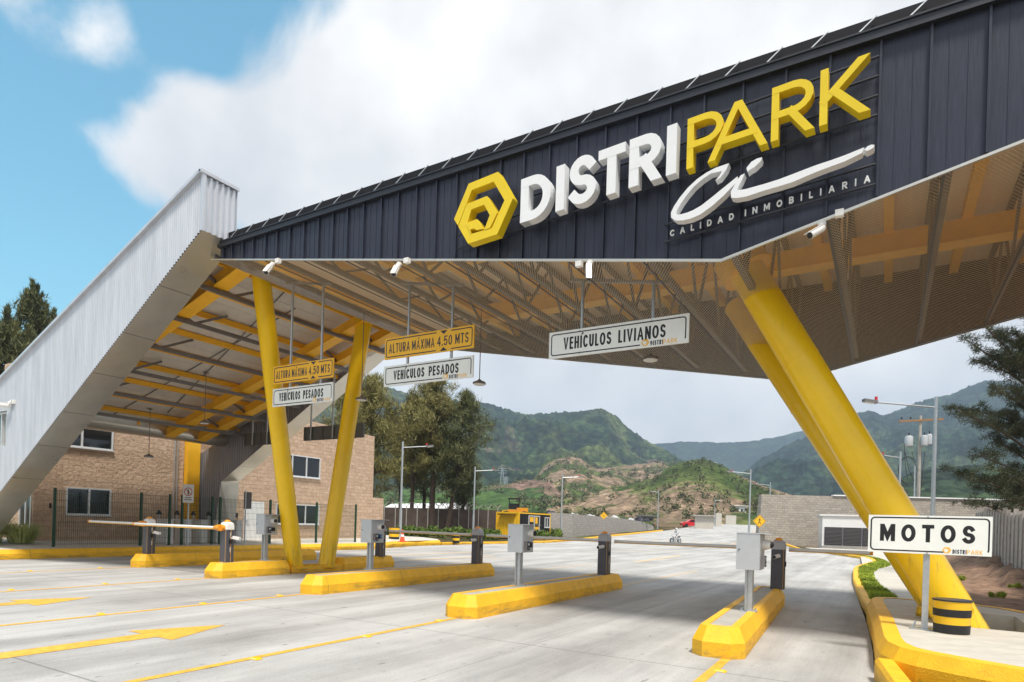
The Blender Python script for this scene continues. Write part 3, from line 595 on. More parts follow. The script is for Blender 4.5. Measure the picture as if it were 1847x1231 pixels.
for (x, y) in [(-5.97, 6.36), (-6.05, 8.1), (-5.95, 4.6), (-10.3, 5.14), (-10.33, 8.5), (-10.3, 6.83), (-1.55, 7.33), (-14.5, 5.58), (-14.5, 7.3), (-14.48, 8.92), (-18.6, 7.55), (-18.55, 9.2), (-10.3, 3.5)]:
    if st0 is None:
        st0 = thing('road_stud', 'yellow reflective road stud set on a lane line', 'road stud', (x, y, .004), 'studs along the lane lines')
        mb = MB(); k = ROOT[st0]; mb.add([k+Vector(p) for p in [(-.07, -.045, 0), (.07, -.045, 0), (.07, .045, 0), (-.07, .045, 0), (-.045, -.025, .018), (.045, -.025, .018), (.045, .025, .018), (-.045, .025, .018)]], [(4, 5, 6, 7), (0, 1, 5, 4), (1, 2, 6, 5), (2, 3, 7, 6), (3, 0, 4, 7)]); mb.build('stud_body', YEL, st0)
        mb = MB(); mb.box(x-.04, x+.04, y-.041, y-.034, .010, .016); mb.build('reflector', mat('stud_reflector', (.9, .85, .6), .2), st0)
    else: c = copy_tree(st0); c.location = (x, y, .004)

# ------------------------------------------------------------------ traffic islands
def octa(hw, y0, y1, c): return [(-hw, y0+c), (-hw+c, y0), (hw-c, y0), (hw, y0+c), (hw, y1-c), (hw-c, y1), (-hw+c, y1), (-hw, y1-c)]
ILAB = ['yellow rimmed kiosk island farthest to the left nearest the mesh fence', 'yellow rimmed island with a sunken middle under the V shaped column', 'yellow rimmed island just right of the V column, with the second dark barrier on it', 'yellow rimmed island left of the light vehicle lane, kiosk standing midway along it', 'short yellow rimmed island turned slightly askew next to the motorcycle lane']
for (x, y0, y1, ang), lab in zip(ISL, ILAB):
    t = thing('traffic_island', lab, 'island', (x, y0, 0), 'traffic islands across the lanes'); Lh = y1-y0
    segs = [(0, Lh)] if x != -14.28 else [(0, 2.35), (4.1, Lh)]
    rim = MB(); inf = MB()
    for (a, b) in segs:
        rings = [(octa(.32, a, b, .15), -.04), (octa(.32, a, b, .15), .19), (octa(.235, a+.12, b-.12, .10), .375), (octa(.135, a+.22, b-.22, .05), .378), (octa(.135, a+.22, b-.22, .05), .36)]
        vs = [(p[0], p[1], z) for o_, z in rings for p in o_]; fs = [(i*8+k, i*8+(k+1) % 8, (i+1)*8+(k+1) % 8, (i+1)*8+k) for i in range(4) for k in range(8)]
        rim.add([Vector(v)+Vector((x, y0, 0)) for v in vs], fs)
        inf.add([Vector((p[0], p[1], .366))+Vector((x, y0, 0)) for p in octa(.136, a+.219, b-.219, .05)], [tuple(range(8))])
    if len(segs) == 2:
        rim.box(x+.24, x+.319, y0+2.3, y0+4.15, -.04, .2); rim.box(x-.319, x-.24, y0+2.3, y0+4.15, -.04, .2); inf.box(x-.24, x+.24, y0+2.3, y0+4.15, -.02, .13)
    rim.build('rim', YKERB, t); inf.build('infill', CONC, t); t.rotation_euler.z = R(ang)

# ------------------------------------------------------------------ barriers
BZ = .366
def barrier(name_lab, x, y, side, length, hub_front, cam_front=True, tip=False, rot=0):
    t = thing('barrier', name_lab, 'barrier', (x, y, BZ), 'lane barriers'); k = Vector((x, y, BZ))
    w_, d_ = .135, .12
    c = .022
    sec = [(-w_, -d_+c), (-w_+c, -d_), (w_-c, -d_), (w_, -d_+c), (w_, d_-c), (w_-c, d_), (-w_+c, d_), (-w_, d_-c)]
    mb = MB(); vs = [k+Vector((p[0], p[1], z)) for z in (0, .86) for p in sec]; mb.add(vs, [(i, (i+1) % 8, (i+1) % 8+8, i+8) for i in range(8)]+[tuple(range(7, -1, -1))])
    body = mb.build('cabinet', POSTB, t)
    mb = MB(); mb.box(x+w_*.80, x+w_*.84, y-d_-.003, y-d_, BZ+.02, BZ+.86); mb.box(x+w_, x+w_+.003, y+d_*.1, y+d_*.16, BZ+.02, BZ+.86); mb.build('seam', YSTEEL, body)
    mb = MB(); mb.box(x+w_, x+w_+.02, y-.04, y+.03, BZ+.48, BZ+.58); mb.build('photocell', BLACK, body)
    for s_, z_ in (('CAME', .64), ('GARD', .26)): mb = MB(); text(mb, s_, (x+w_+.001, y+.02, BZ+z_), .035, .007, ex=EZ, ez=Vector((0, -1, 0)), nrm=EX); mb.build('lettering', SIGNW, body)
    mb = MB(); rings = [(1.02, -.01), (1.02, .08), (.92, .15), (.6, .185)]
    vs = [k+Vector((p[0]*s, p[1]*s, .845+z)) for s, z in rings for p in sec]; mb.add(vs, [(i*8+j, i*8+(j+1) % 8, (i+1)*8+(j+1) % 8, (i+1)*8+j) for i in range(3) for j in range(8)]+[tuple(24+j for j in range(8))])
    # arched apron of the cap on the front
    mb.add([k+Vector((w_*math.cos(a)*.98, -d_-.004, .835+.055*(1-math.sin(a))*1.0)) for a in [math.pi*i/12 for i in range(13)]]+[k+Vector((-w_*.98, -d_-.004, .93)), k+Vector((w_*.98, -d_-.004, .93))], [tuple(range(15))])
    mb.build('cap', POSTG if not hub_front else CAMW, t, smooth=True)
    mb = MB(); mb.lathe(k+Vector((0, 0, 1.02)), [(.085, 0), (.083, .02), (.06, .05), (.02, .066)], 16); mb.build('beacon', ORNG, t, smooth=True)
    yb = y-d_-.09 if hub_front else y+d_+.09
    zb = 1.245 if hub_front else 1.20
    mb = MB(); mb.tube([(x+.02, y-d_-.1, zb), (x+.02, y-d_+.01, zb)] if hub_front else [(x, y+d_-.01, zb), (x, y+d_+.1, zb)], .075, 16)
    if hub_front: mb.tube([(x+.05, yb, zb), (x-.08, yb, zb), (x-.22, yb, zb)], [.085, .082, .045], 16)
    hub = mb.build('hub', ORNG if hub_front else POSTG, t, smooth=True)
    e = x+side*length; s0 = x+side*.18
    mb = MB(); mb.tube([(s0, yb, zb), (e, yb, zb)], .034 if hub_front else .040, 12); bm_ = mb.build('boom', WHITE, t, smooth=True)
    mb = MB(); mb.bar((s0, yb-.022, zb-.038), (e, yb-.022, zb-.038), .03, .014); mb.build('boom_edging', YSTEEL, bm_)
    mb = MB(); mb.tube([(e-side*.02, yb, zb), (e+side*.03, yb, zb)], .047, 12); mb.build('end_cap', ORNG, bm_)
    if cam_front:
        yf = y-d_; mb = MB(); a = Vector((x+.01, yf, BZ+.70)); dirv = Vector((-.35, -1, -.12)).normalized() if not hub_front else Vector((1, .1, 0))
        mb.tube([a, a-Vector((0, .05, 0))], .045, 14); mb.tube([a-Vector((0, .03, 0)), a+dirv*.07], .03, 10)
        cm = mb.build('camera', CAMW, t, smooth=True)
        mb = MB(); mb.tube([a+dirv*.06, a+dirv*.19], .042, 14); mb.build('camera_housing', CAMW, cm, smooth=True)
        mb = MB(); mb.tube([a+dirv*.188, a+dirv*.197], .036, 14); mb.build('camera_lens', BLACK, cm)
    else:
        mb = MB(); a = Vector((x+w_, y+.03, BZ+.62)); mb.bar(a, a+Vector((.07, .02, .01)), .03); mb.bar(a+Vector((.05, .02, .02)), a+Vector((.26, .06, -.01)), .075); mb.build('camera', CAMW, t)
    t.rotation_euler.z = R(rot); return t
barrier('pale capped barrier on the leftmost island, its boom reaching left to the mesh fence', -18.5, 10.5, -1, 2.95, True, False)
barrier('pale capped barrier on the V column island, orange hub and boom pointing left', -14.45, 10.2, -1, 3.9, True, False)
barrier('dark barrier behind the V shaped column, farthest left of the dark ones', -14.1, 15.55, 1, 3.45, False)
barrier('dark barrier at the far end of the third island, second dark one from the left', -10.2, 15.38, 1, 3.8, False)
barrier('dark barrier in the middle of the picture, its long boom closing the light vehicle lane', -6.05, 14.9, 1, 3.75, False)
barrier('dark barrier beside the motorcycle lane, with a short boom ending in an orange tip', -1.93, 14.42, 1, 1.7, False, rot=2)

# ------------------------------------------------------------------ kiosks
def kiosk(lab, x, y, rot=0, screen=False, z0=1.02):
    t = thing('access_kiosk', lab, 'kiosk', (x, y, BZ), 'access kiosks on posts')
    mb = MB(); mb.box(x-.055, x+.055, y-.055, y+.055, BZ+.012, z0); ps = mb.build('post', GALV, t)
    mb = MB(); mb.box(x-.12, x+.12, y-.1, y+.1, BZ, BZ+.012)
    for sx in (-.09, .09):
        for sy in (-.07, .07): mb.tube([(x+sx, y+sy, BZ+.01), (x+sx, y+sy, BZ+.05)], .01, 6)
    mb.build('base_plate', GALV, ps)
    X0, X1, Y0, Y1, Z1 = x-.17, x+.16, y-.17, y+.27, z0+.54
    mb = MB(); mb.box(X0, X1, Y0, Y1, z0, Z1); bx_ = mb.build('cabinet', CABI, t)
    mb = MB(); mb.box(X1, X1+.003, Y0+.012, Y1-.012, z0+.012, Z1-.012); mb.build('door', CABI, bx_)
    mb = MB(); mb.box(X0-.004, X1+.16, Y0-.006, Y1+.006, Z1, Z1+.012); mb.build('rain_hood', CABI, t)
    c = Vector((X1, y+.10, z0+.38)); mb = MB(); mb.tube([c, c+EX*.07], .075, 20); mb.tube([c+EX*.07, c+EX*.11], .066, 20); cm = mb.build('dome_camera', CAMW, t, smooth=True)
    mb = MB(); mb.lathe(c+EX*.11, [(.052, 0), (.048, .02), (.03, .04), (.008, .05)], 16, 'X'); mb.build('dome', BLACK, cm, smooth=True)
    mb = MB(); mb.box(X1+.003, X1+.07, y-.10, y+.01, z0+.05, z0+.22); ic = mb.build('intercom', GREY, t)
    mb = MB(); mb.box(X1+.07, X1+.075, y-.092, y+.002, z0+.056, z0+.214); mb.build('faceplate', BLACK, ic)
    mb = MB(); mb.tube([(X1+.074, y-.045, z0+.165), (X1+.079, y-.045, z0+.165)], .03, 14); mb.tube([(X1+.074, y-.045, z0+.09), (X1+.081, y-.045, z0+.09)], .012, 10); mb.build('speaker_ring', CABI, ic)
    mb = MB(); mb.box(X1+.003, X1+.05, y+.07, y+.15, z0+.10, z0+.20); rd = mb.build('card_reader', BLACK, t)
    if screen: mb = MB(); mb.box(X1+.05, X1+.053, y+.08, y+.14, z0+.13, z0+.19); mb.build('screen', BLUE, rd)
    mb = MB(); mb.tube([(X0+.04, Y0-.012, z0+.30), (X0+.04, Y0+.001, z0+.30)], .014, 10); mb.build('lock', GREY, bx_)
    mb = MB(); mb.tube([(x-.03, y-.075, BZ+.02), (x-.03, y-.075, z0)], .014, 8); mb.build('conduit', GALV, ps)
    t.rotation_euler.z = R(rot)
kiosk('grey kiosk box on a post left of the V column, second island', -14.5, 11.4, z0=1.07)
kiosk('grey kiosk box with a small blue screen right of the V column', -10.55, 11.3, screen=True)
kiosk('grey kiosk box on a post in the middle, left of the car lane', -6.17, 10.8)
kiosk('grey kiosk box beside the motorcycle lane, seen plainly from its blank left face', -1.75, 10.1, rot=0, z0=1.0)

# ------------------------------------------------------------------ gate canopy
gate = thing('gate_canopy', 'dark clad entrance canopy on leaning yellow columns, spanning the lanes down to sloping silver legs', 'gate', (-8, 13, 0))
FY, BY, TOPZ, FX, XL, XR = 9.0, 17.0, 7.76, -2.05, -13.3, 9.2
def zmesh(x): return 5.33+.189*(FX-x) if x < FX else 5.33+.222*(x-FX)
# fascia sheets front and back with standing seams, and ends
seams = [-13.15, -12.84, -12.45, -12.1, -11.69, -11.31, -10.91, -10.48, -10.05, -9.64, -9.24, -8.81, -8.36, -7.94, -7.5, -7.05, -6.6, -6.15, -5.7, -5.25, -4.78, -4.3, -3.82, -3.32, -2.82, -2.34, -1.82, -1.28, -.76, -.2, .32, .88, 1.45, 2, 2.6, 3.2, 3.8, 4.4, 5, 5.6, 6.2, 6.8, 7.4, 8, 8.6]
prof = [(XL, zmesh(XL)), (FX, zmesh(FX)), (XR, zmesh(XR)), (XR, TOPZ), (XL, TOPZ)]
mb = MB(); mb.prism_xz(prof, FY, FY+.06)
for s in seams: mb.box(s-.013, s+.013, FY-.045, FY-.0005, zmesh(s)+.015, TOPZ-.06)
for s0, s1 in zip(seams, seams[1:]):
    for q in (.33, .66): s = s0+(s1-s0)*q; mb.box(s-.006, s+.006, FY-.006, FY-.0005, zmesh(s)+.02, TOPZ-.06)
mb.build('fascia', FASC, gate)
mb = MB(); mb.prism_xz(prof, BY-.06, BY); mb.build('rear_fascia', FASC, gate)
mb = MB(); mb.box(XL, XR, FY-.09, FY-.001, TOPZ-.07, TOPZ+.06); mb.box(XL, XR, FY-.11, FY-.09, TOPZ+.035, TOPZ+.06); gt_ = mb.build('gutter', FTRIM, gate)
x = XL+.4
while x < 4:
    mb = MB(); mb.bar((x, FY-.06, TOPZ+.06), (x+.22, FY-.005, TOPZ+.27), .016, .014); mb.build('strut', GALV, gt_); x += .54
mb = MB(); mb.add([(XL-.1, FY+.0, TOPZ+.03), (XR, FY+.0, TOPZ+.03), (XR, FY+.05, TOPZ+.29), (XL-.1, FY+.05, TOPZ+.29), (XL-.1, FY+.5, TOPZ+.29), (XR, FY+.5, TOPZ+.29), (XL-.1, FY+.5, TOPZ+.03), (XR, FY+.5, TOPZ+.03)], [(0, 1, 2, 3), (3, 2, 5, 4), (4, 5, 7, 6)]); mb.box(XL, XR, FY+.5, BY, TOPZ+.02, TOPZ+.1); mb.build('roof', DECK, gate)
for yy in (FY-.02, BY+.03):
    mb = MB(); t0, t1, t2 = [(q, yy, zmesh(q)-.015) for q in (XL-.3, FX, XR)]
    mb.tube([Vector(t0), Vector(t1), Vector(t2)], .024, 4); mb.build('edge_trim', SOFF, gate)
mb = MB()
mb.quad((XL-.3, FY, zmesh(XL-.3)), (FX, FY, zmesh(FX)), (FX, BY, zmesh(FX)), (XL-.3, BY, zmesh(XL-.3))); mb.quad((FX, FY, zmesh(FX)), (XR, FY, zmesh(XR)), (XR, BY, zmesh(XR)), (FX, BY, zmesh(FX)))
mb.build('mesh_ceiling', MESHM, gate)
mb = MB(); mb.box(XL, XR, FY+.07, BY-.07, TOPZ-.16, TOPZ-.1); mb.build('ceiling', TAN, gate)
# steel above the mesh: joists along the road, purlins, two main girders
x = -13.0; i = 0
while x < 8.6:
    z0 = zmesh(x)+.07; mb = MB()
    mb.box(x-.05, x+.05, FY+.08, BY-.08, z0, z0+.09)
    zt = TOPZ-.30
    if zt-z0 > .35:
        mb.box(x-.045, x+.045, FY+.08, BY-.08, zt, zt+.08)
        n = 8
        for k in range(n):
            ya = FY+.12+(BY-FY-.24)*k/n; yb = FY+.12+(BY-FY-.24)*(k+1)/n
            mb.bar((x, ya, z0+.05 if k % 2 else zt+.03), (x, yb, zt+.03 if k % 2 else z0+.05), .045)
    mb.build('joist', JOIST, gate)
    if i % 1 == 0:
        xp = x+.6; mb = MB(); mb.box(xp-.08, xp+.08, FY+.1, BY-.1, TOPZ-.38, TOPZ-.165); mb.build('purlin', YSTEEL, gate)
    x += 1.23; i += 1
# galvanised joint strips on the underside of the mesh
mb = MB(); x = -.75
while x < 8.8:
    mb.bar((x, FY+.03, zmesh(x)-.006), (x, BY-.03, zmesh(x)-.006), .035, .008); x += 1.23
x = -3.2
while x > -13: mb.bar((x, FY+.03, zmesh(x)-.006), (x, BY-.03, zmesh(x)-.006), .03, .008); x -= 1.23
mb.build('mesh_strip', JOIST, gate)
for yy in (10.75, 14.25):
    mb = MB(); mb.box(-9.6, 7.6, yy-.15, yy+.15, TOPZ-.75, TOPZ-.36); mb.box(-9.6, 7.6, yy-.2, yy+.2, TOPZ-.77, TOPZ-.751); mb.build('girder', YSTEEL, gate)
# columns
def column(a, b, r, nm='column', r2=None):
    a = Vector(a); b = Vector(b); mb = MB(); n = 8
    pts = [a+(b-a)*i/n for i in range(n+1)]; mb.tube(pts, r, 40); c = mb.build(nm, YCOL, gate, smooth=True)
    d = (b-a).normalized()
    for f in (.3, .62): mb = MB(); mb.tube([a+(b-a)*f-d*.012, a+(b-a)*f+d*.012], r+.006, 40); mb.build('weld_seam', YCOL, c, smooth=True)
    return c
A1, B1 = Vector((1.06, 10.75, .12)), Vector((-2.0, 10.9, 5.72)); column(A1, B1+(B1-A1)*.2, .275)
A2, B2 = Vector((.98, 12.1, .12)), Vector((-2.05, 13.75, 5.05)); column(A2, B2+(B2-A2)*.28, .255)
A3, B3 = Vector((-14.22, 12.2, .13)), Vector((-14.0, 10.66, 7.62)); column(A3, B3+(B3-A3)*.03, .235)
A4, B4 = Vector((-14.16, 13.3, .13)), Vector((-14.0, 14.37, 7.45)); column(A4, B4+(B4-A4)*.03, .235)
# stub, base plates and bolts
mb = MB(); mb.tube([(.95, 11.15, .42), (.42, 11.2, .47)], .075, 14); mb.build('drain_stub', YCOL, gate)
mb = MB()
for k in range(10): mb.tube([(-14.5+.06*k, 12.0+.15*k, .13), (-14.5+.06*k, 12.0+.15*k, .22)], .022, 6)
for k in range(6): mb.tube([(-13.98, 11.95+.3*k, .13), (-13.98, 11.95+.3*k, .24)], .022, 6)
mb.build('anchor_bolt', YCOL, gate)
for c_ in ((A3, .34), (A4, .34)):
    mb = MB(); mb.tube([(c_[0].x, c_[0].y, .131), (c_[0].x, c_[0].y, .155)], c_[1], 24); mb.build('base_plate', YCOL, gate)
# column heads in the mesh
for c_, r_ in ((B1, .34),):
    mb = MB(); d = Vector((-.5, .05, .86)); mb.tube([c_+d*(.12 if r_ > .33 else .55), c_+d*(.5 if r_ > .33 else .9)], r_+.06, 28); mb.build('column_head', YSTEEL, gate, smooth=True)

# sloping front leg (corrugated)
def ftop(x): return 9.10+.381*(x+13.1)
def fbot(x): return max(.3, 7.86+.605*(x+13.1))
X0, X1, Y0, Y1 = -26.2, -13.1, 8.40, 9.22
arm = thing('sloping_gate_leg', 'silver corrugated leg sloping down to the left at the front of the gate', 'gate leg', (-20, 8.8, 0), 'sloping gate legs')
mb = MB(); p = .04; n = int((X1-X0)/p)
for i in range(n):
    xa, xb = X0+i*p, X0+(i+1)*p; ya, yb = (Y0, Y0-.028) if i % 2 else (Y0-.028, Y0)
    # trapezoid rib: flat crest, flat trough, steep flanks
    for (x0, y0, x1, y1) in ((xa, ya, xa+p*.62, ya), (xa+p*.62, ya, xb, yb)):
        if -24.2 < x0 < -22.36:
            mb.quad((x0, y0, fbot(x0)), (x1, y1, fbot(x1)), (x1, y1, max(3.39, fbot(x1))), (x0, y0, max(3.39, fbot(x0)))); mb.quad((x0, y0, 4.46), (x1, y1, 4.46), (x1, y1, ftop(x1)), (x0, y0, ftop(x0)))
        else: mb.quad((x0, y0, fbot(x0)), (x1, y1, fbot(x1)), (x1, y1, ftop(x1)), (x0, y0, ftop(x0)))
mb.build('cladding', CORR, arm)
mb = MB(); q = .072; n = int((Y1-Y0)/q)
for i in range(n+1):
    ya = Y0+i*q; yb = min(Y1, ya+q)
    if yb <= ya: break
    xa, xb = (X1, X1+.045) if i % 2 else (X1+.045, X1)
    for (x0, y0, x1, y1) in ((xa, ya, xa, ya+(yb-ya)*.6), (xa, ya+(yb-ya)*.6, xb, yb)):
        mb.quad((x0, y0, 7.84), (x1, y1, 7.84), (x1, y1, 9.06), (x0, y0, 9.06))
mb.build('end_panel', CORR, arm)
mb = MB(); mb.bar((X0, Y0-.03, ftop(X0)+.03), (X1+.02, Y0-.03, ftop(X1)+.03), .14, .07); mb.box(X1-.02, X1+.075, Y0-.1, Y1+.03, 9.07, 9.14); mb.bar((X0, 8.82, ftop(X0)+.02), (X1, 8.82, ftop(X1)+.02), .82, .04); mb.box(X1-.01, X1+.06, Y0-.05, Y0+.03, 7.82, 9.07); mb.build('cap', CORR, arm)
mb = MB(); xs_ = [X1-(X1-X0)*i/26 for i in range(27)]
for a, b in zip(xs_, xs_[1:]): mb.quad((a, Y0+.005, fbot(a)+.004), (b, Y0+.005, fbot(b)+.004), (b, Y1, fbot(b)+.004), (a, Y1, fbot(a)+.004))
mb.build('soffit', SOFF, arm)
mb = MB()
for a in (-14.7, -16.2, -17.6, -19.1, -20.5, -22): mb.bar((a, Y0+.02, fbot(a)-.001), (a, Y1, fbot(a)-.001), .012, .006)
mb.build('soffit_joint', GREY, arm)
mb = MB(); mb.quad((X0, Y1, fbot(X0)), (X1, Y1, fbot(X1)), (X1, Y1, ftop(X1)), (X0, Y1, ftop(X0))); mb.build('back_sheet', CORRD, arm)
mb = MB(); mb.box(-24.25, -22.34, 8.55, 8.6, 3.38, 4.48); wn = mb.build('window', GLASS, arm)
mb = MB()
for (a, b, c, d) in ((-24.25, -22.37, 3.38, 3.43), (-24.25, -22.37, 4.40, 4.47), (-22.42, -22.36, 3.43, 4.40), (-22.95, -22.90, 3.43, 4.40), (-22.62, -22.59, 3.43, 4.4)): mb.box(a, b, 8.45, 8.548, c, d)
mb.build('window_frame', ALU, wn)
# rear leg
def rin(x): return 2.97+.547*(x+24.39)
rl = thing('sloping_gate_leg', 'grey leg sloping down at the back of the gate, behind the V column', 'gate leg', (-20, 17.2, 0), 'sloping gate legs')
ry0, ry1 = 16.85, 17.65
inn_ = [(-15.3, 7.92), (-24.39, 2.97), (-24.85, .4)]; outr = [(-15.3, 7.78), (-23.95, 2.97), (-24.6, .4)]
mb = MB()
for i in range(2): mb.quad((inn_[i][0], ry0, inn_[i][1]), (inn_[i+1][0], ry0, inn_[i+1][1]), (inn_[i+1][0]+.25*(i), ry1, inn_[i+1][1]), (inn_[i][0]+.25*max(0, i-1)+(.12 if i else 0), ry1, inn_[i][1]-.0))
mb.quad((-13.7, ry0, 7.93), (-15.3, ry0, 7.92), (-15.3, ry1, 7.92), (-13.7, ry1, 7.93)); mb.build('soffit', SOFF, rl)
mb = MB()
for a in (-16.6, -18.3, -20, -21.6, -23.2): mb.bar((a, ry0, rin(a)-.002), (a, ry1, rin(a)-.002), .012, .006)
mb.build('soffit_joint', GREY, rl)
mb = MB(); p = .075; n = int((27.5-13.7)/p)
for i in range(n):
    xa, xb = -27.5+i*p, -27.5+(i+1)*p; ya, yb = (ry0, ry0+.035) if i % 2 else (ry0+.035, ry0)
    def zb_(x): return 7.93 if x > -15.3 else (rin(x) if x > -24.39 else (.4 if x < -24.85 else .4+(x+24.85)/.46*2.57))
    def zt_(x): return 9.1+.381*(x+13.1)
    for (x0, y0, x1, y1) in ((xa, ya, xa+p*.62, ya), (xa+p*.62, ya, xb, yb)): mb.quad((x0, y0, zb_(x0)), (x1, y1, zb_(x1)), (x1, y1, max(zb_(x1), zt_(x1))), (x0, y0, max(zb_(x0), zt_(x0))))
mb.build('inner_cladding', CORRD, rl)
mb = MB(); mb.add([(-13.7, ry1, 7.93), (-13.7, ry1, 8.87), (-24.4, ry1, 4.8), (-24.39, ry1, 2.97), (-15.3, ry1, 7.92)], [(0, 1, 2, 3, 4)]); mb.add([(-13.7, ry0, 7.93), (-13.7, ry1, 7.93), (-13.7, ry1, 8.87), (-13.7, ry0, 8.87)], [(0, 1, 2, 3)]); mb.build('outer_cladding', CORR, rl)
mb = MB(); mb.bar((-13.7, 17.25, 8.9), (-24.4, 17.25, 4.83), .86, .05); mb.build('cap', CORR, rl)

# inclined roof between the legs
slope = .30
def zc(x): return 8.16+slope*(x+13.5)
ir = thing('inclined_roof', 'inclined roof of pale panels on yellow purlins between the two sloping legs', 'roof', (-19, 13, 0))
ia, ib, ya, yb = -13.55, -25.2, 9.24, 16.84
mb = MB(); nn_ = 24
for i in range(nn_):
    a = ia+(ib-ia)*i/nn_; b = ia+(ib-ia)*(i+1)/nn_-(-.012)
    mb.add([(a, ya, zc(a)), (b, ya, zc(b)), (b, yb, zc(b)), (a, yb, zc(a)), (a, ya, zc(a)+.05), (b, ya, zc(b)+.05), (b, yb, zc(b)+.05), (a, yb, zc(a)+.05)], [(0, 1, 2, 3), (7, 6, 5, 4), (0, 4, 5, 1), (1, 5, 6, 2), (2, 6, 7, 3), (3, 7, 4, 0)])
mb.build('ceiling_panel', CEIL, ir)
mb = MB(); mb.add([(ia, ya, zc(ia)+.08), (ib, ya, zc(ib)+.08), (ib, yb, zc(ib)+.08), (ia, yb, zc(ia)+.08)], [(0, 1, 2, 3)]); mb.build('roof_sheet', CORR, ir)
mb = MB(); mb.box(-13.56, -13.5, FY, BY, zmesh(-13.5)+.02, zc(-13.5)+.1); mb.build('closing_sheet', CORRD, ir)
for k in range(10):
    x = -14.3-k*1.12; mb = MB(); z = zc(x)-.02; mb.box(x-.05, x+.05, ya, yb, z-.15, z); mb.build('purlin', YSTEEL, ir)
for k in range(6):
    x = -14.7-k*1.6; z = zc(x)-.62; mb = MB(); mb.box(x-.05, x+.05, ya+.02, yb-.02, z, z+.1)
    for j in range(4):
        y0 = ya+.05+(1.0 if j % 2 else 0)+ (0 if j < 2 else 5.6); mb.bar((x, y0, z+.05 if j % 2 else z+.55), (x, y0+1.0, z+.55 if j % 2 else z+.05), .07)
    mb.box(x-.04, x+.04, ya+.02, ya+.1, z, z+.6); mb.build('joist', GREY, ir)
for yy in (9.95, 14.3, 15.6):
    mb = MB(); d0 = Vector((-13.5, yy, zc(-13.5)-.31)); d1 = Vector((-24.0, yy, zc(-24.0)-.31))
    mb.bar(d0, d1, .24, .30); mb.bar(d0-Vector((0, 0, .165)), d1-Vector((0, 0, .165)), .40, .03); mb.build('beam', YSTEEL, ir)
mb = MB(); n = 10; pr = [(-24.75+.02, 4.85)]+[(-24.35+.38*math.cos(R(a)), 4.76+.30*math.sin(R(a))) for a in range(0, -181, -18)]
mb.prism_xz([(-23.97, 4.98)]+pr[1:]+[(-24.73, 4.98)], ya, yb); mb.build('eaves_beam', SOFF, ir, smooth=True)
mb = MB()
for k in range(5): mb.box(-24.0+.02, -23.93, ya+.6+k*1.6, ya+.68+k*1.6, 4.8, 5.15)
mb.build('bracket', YSTEEL, ir)
mb = MB()
for (a, b) in (((-15, 12.6), (-24, 12.1)), ((-14.5, 11.8), (-23, 13.6))): mb.bar((a[0], a[1], zc(a[0])-.03), (b[0], b[1], zc(b[0])-.03), .025)
mb.build('conduit', GREY, ir)

# ------------------------------------------------------------------ lettering and emblem on the fascia
sgn = thing('fascia_sign', 'raised yellow and white lettering with a hexagon emblem on the dark fascia', 'sign', (-3, 8.65, 6.4))
TS = .065
EXT = Vector((1, 0, TS)).normalized()
def glyphW(ch, h, wd, W):
    g_, W0 = glyph(ch, h, wd, W/(GL[ch][0]*h) if GL[ch][0] else 1); return g_
def letter(ch, x0, x1, h, wd, mt, z0=None, y=8.65, th=.16):
    z = 6.355+TS*(x0+5.11) if z0 is None else z0; mb = MB()
    put(mb, glyphW(ch, h, wd, x1-x0), (x0, y, z), EXT, EZ, NY, th, .002); return mb.build('letter', mt, sgn)
for ch, a, b in (('D', -5.11, -4.57), ('I', -4.485, -4.345), ('S', -4.27, -3.82), ('T', -3.79, -3.37), ('R', -3.31, -2.83), ('I', -2.765, -2.62)): letter(ch, a, b, .695 if ch != 'S' else .72, .142, LETW)
for ch, a, b in (('P', -2.48, -2.0), ('A', -2.19, -1.44), ('R', -1.40, -.90), ('K', -.84, -.30)): letter(ch, a, b, .69, .088, LOGOY)
EMB = [[(-6.13, 7.24), (-6.41, 6.71), (-6.325, 6.585), (-6.06, 7.12)], [(-6.13, 7.24), (-6.06, 7.12), (-5.63, 7.15), (-5.55, 7.29)], [(-5.55, 7.29), (-5.63, 7.15), (-5.41, 6.79), (-5.25, 6.79)], [(-5.25, 6.79), (-5.41, 6.79), (-5.64, 6.39), (-5.53, 6.27)],
 [(-5.53, 6.27), (-5.64, 6.39), (-5.78, 6.39), (-6.04, 6.38), (-6.10, 6.23)], [(-6.10, 6.23), (-6.04, 6.38), (-6.14, 6.55), (-6.31, 6.56)], [(-6.31, 6.56), (-6.14, 6.55), (-6.05, 6.79), (-6.15, 6.90)], [(-6.15, 6.90), (-6.05, 6.79), (-5.80, 6.81), (-5.75, 6.94)],
 [(-5.75, 6.94), (-5.80, 6.81), (-5.68, 6.61), (-5.535, 6.62)], [(-5.535, 6.62), (-5.68, 6.61), (-5.78, 6.39), (-5.67, 6.40)], [(-6.14, 6.55), (-6.04, 6.38), (-6.06, 6.45), (-5.99, 6.46), (-5.94, 6.42), (-5.79, 6.41), (-5.93, 6.60), (-6.13, 6.58)]]
mb = MB(); put(mb, [[[Vector((x, z)) for x, z in p]] for p in EMB], (0, 8.65, 0), EX, EZ, NY, .16, .0015); mb.build('emblem', LOGOY, sgn)
def vstrip(pairs): return [[Vector(a[0]), Vector(b[0]), Vector(b[1]), Vector(a[1])] for a, b in zip(pairs, pairs[1:])]
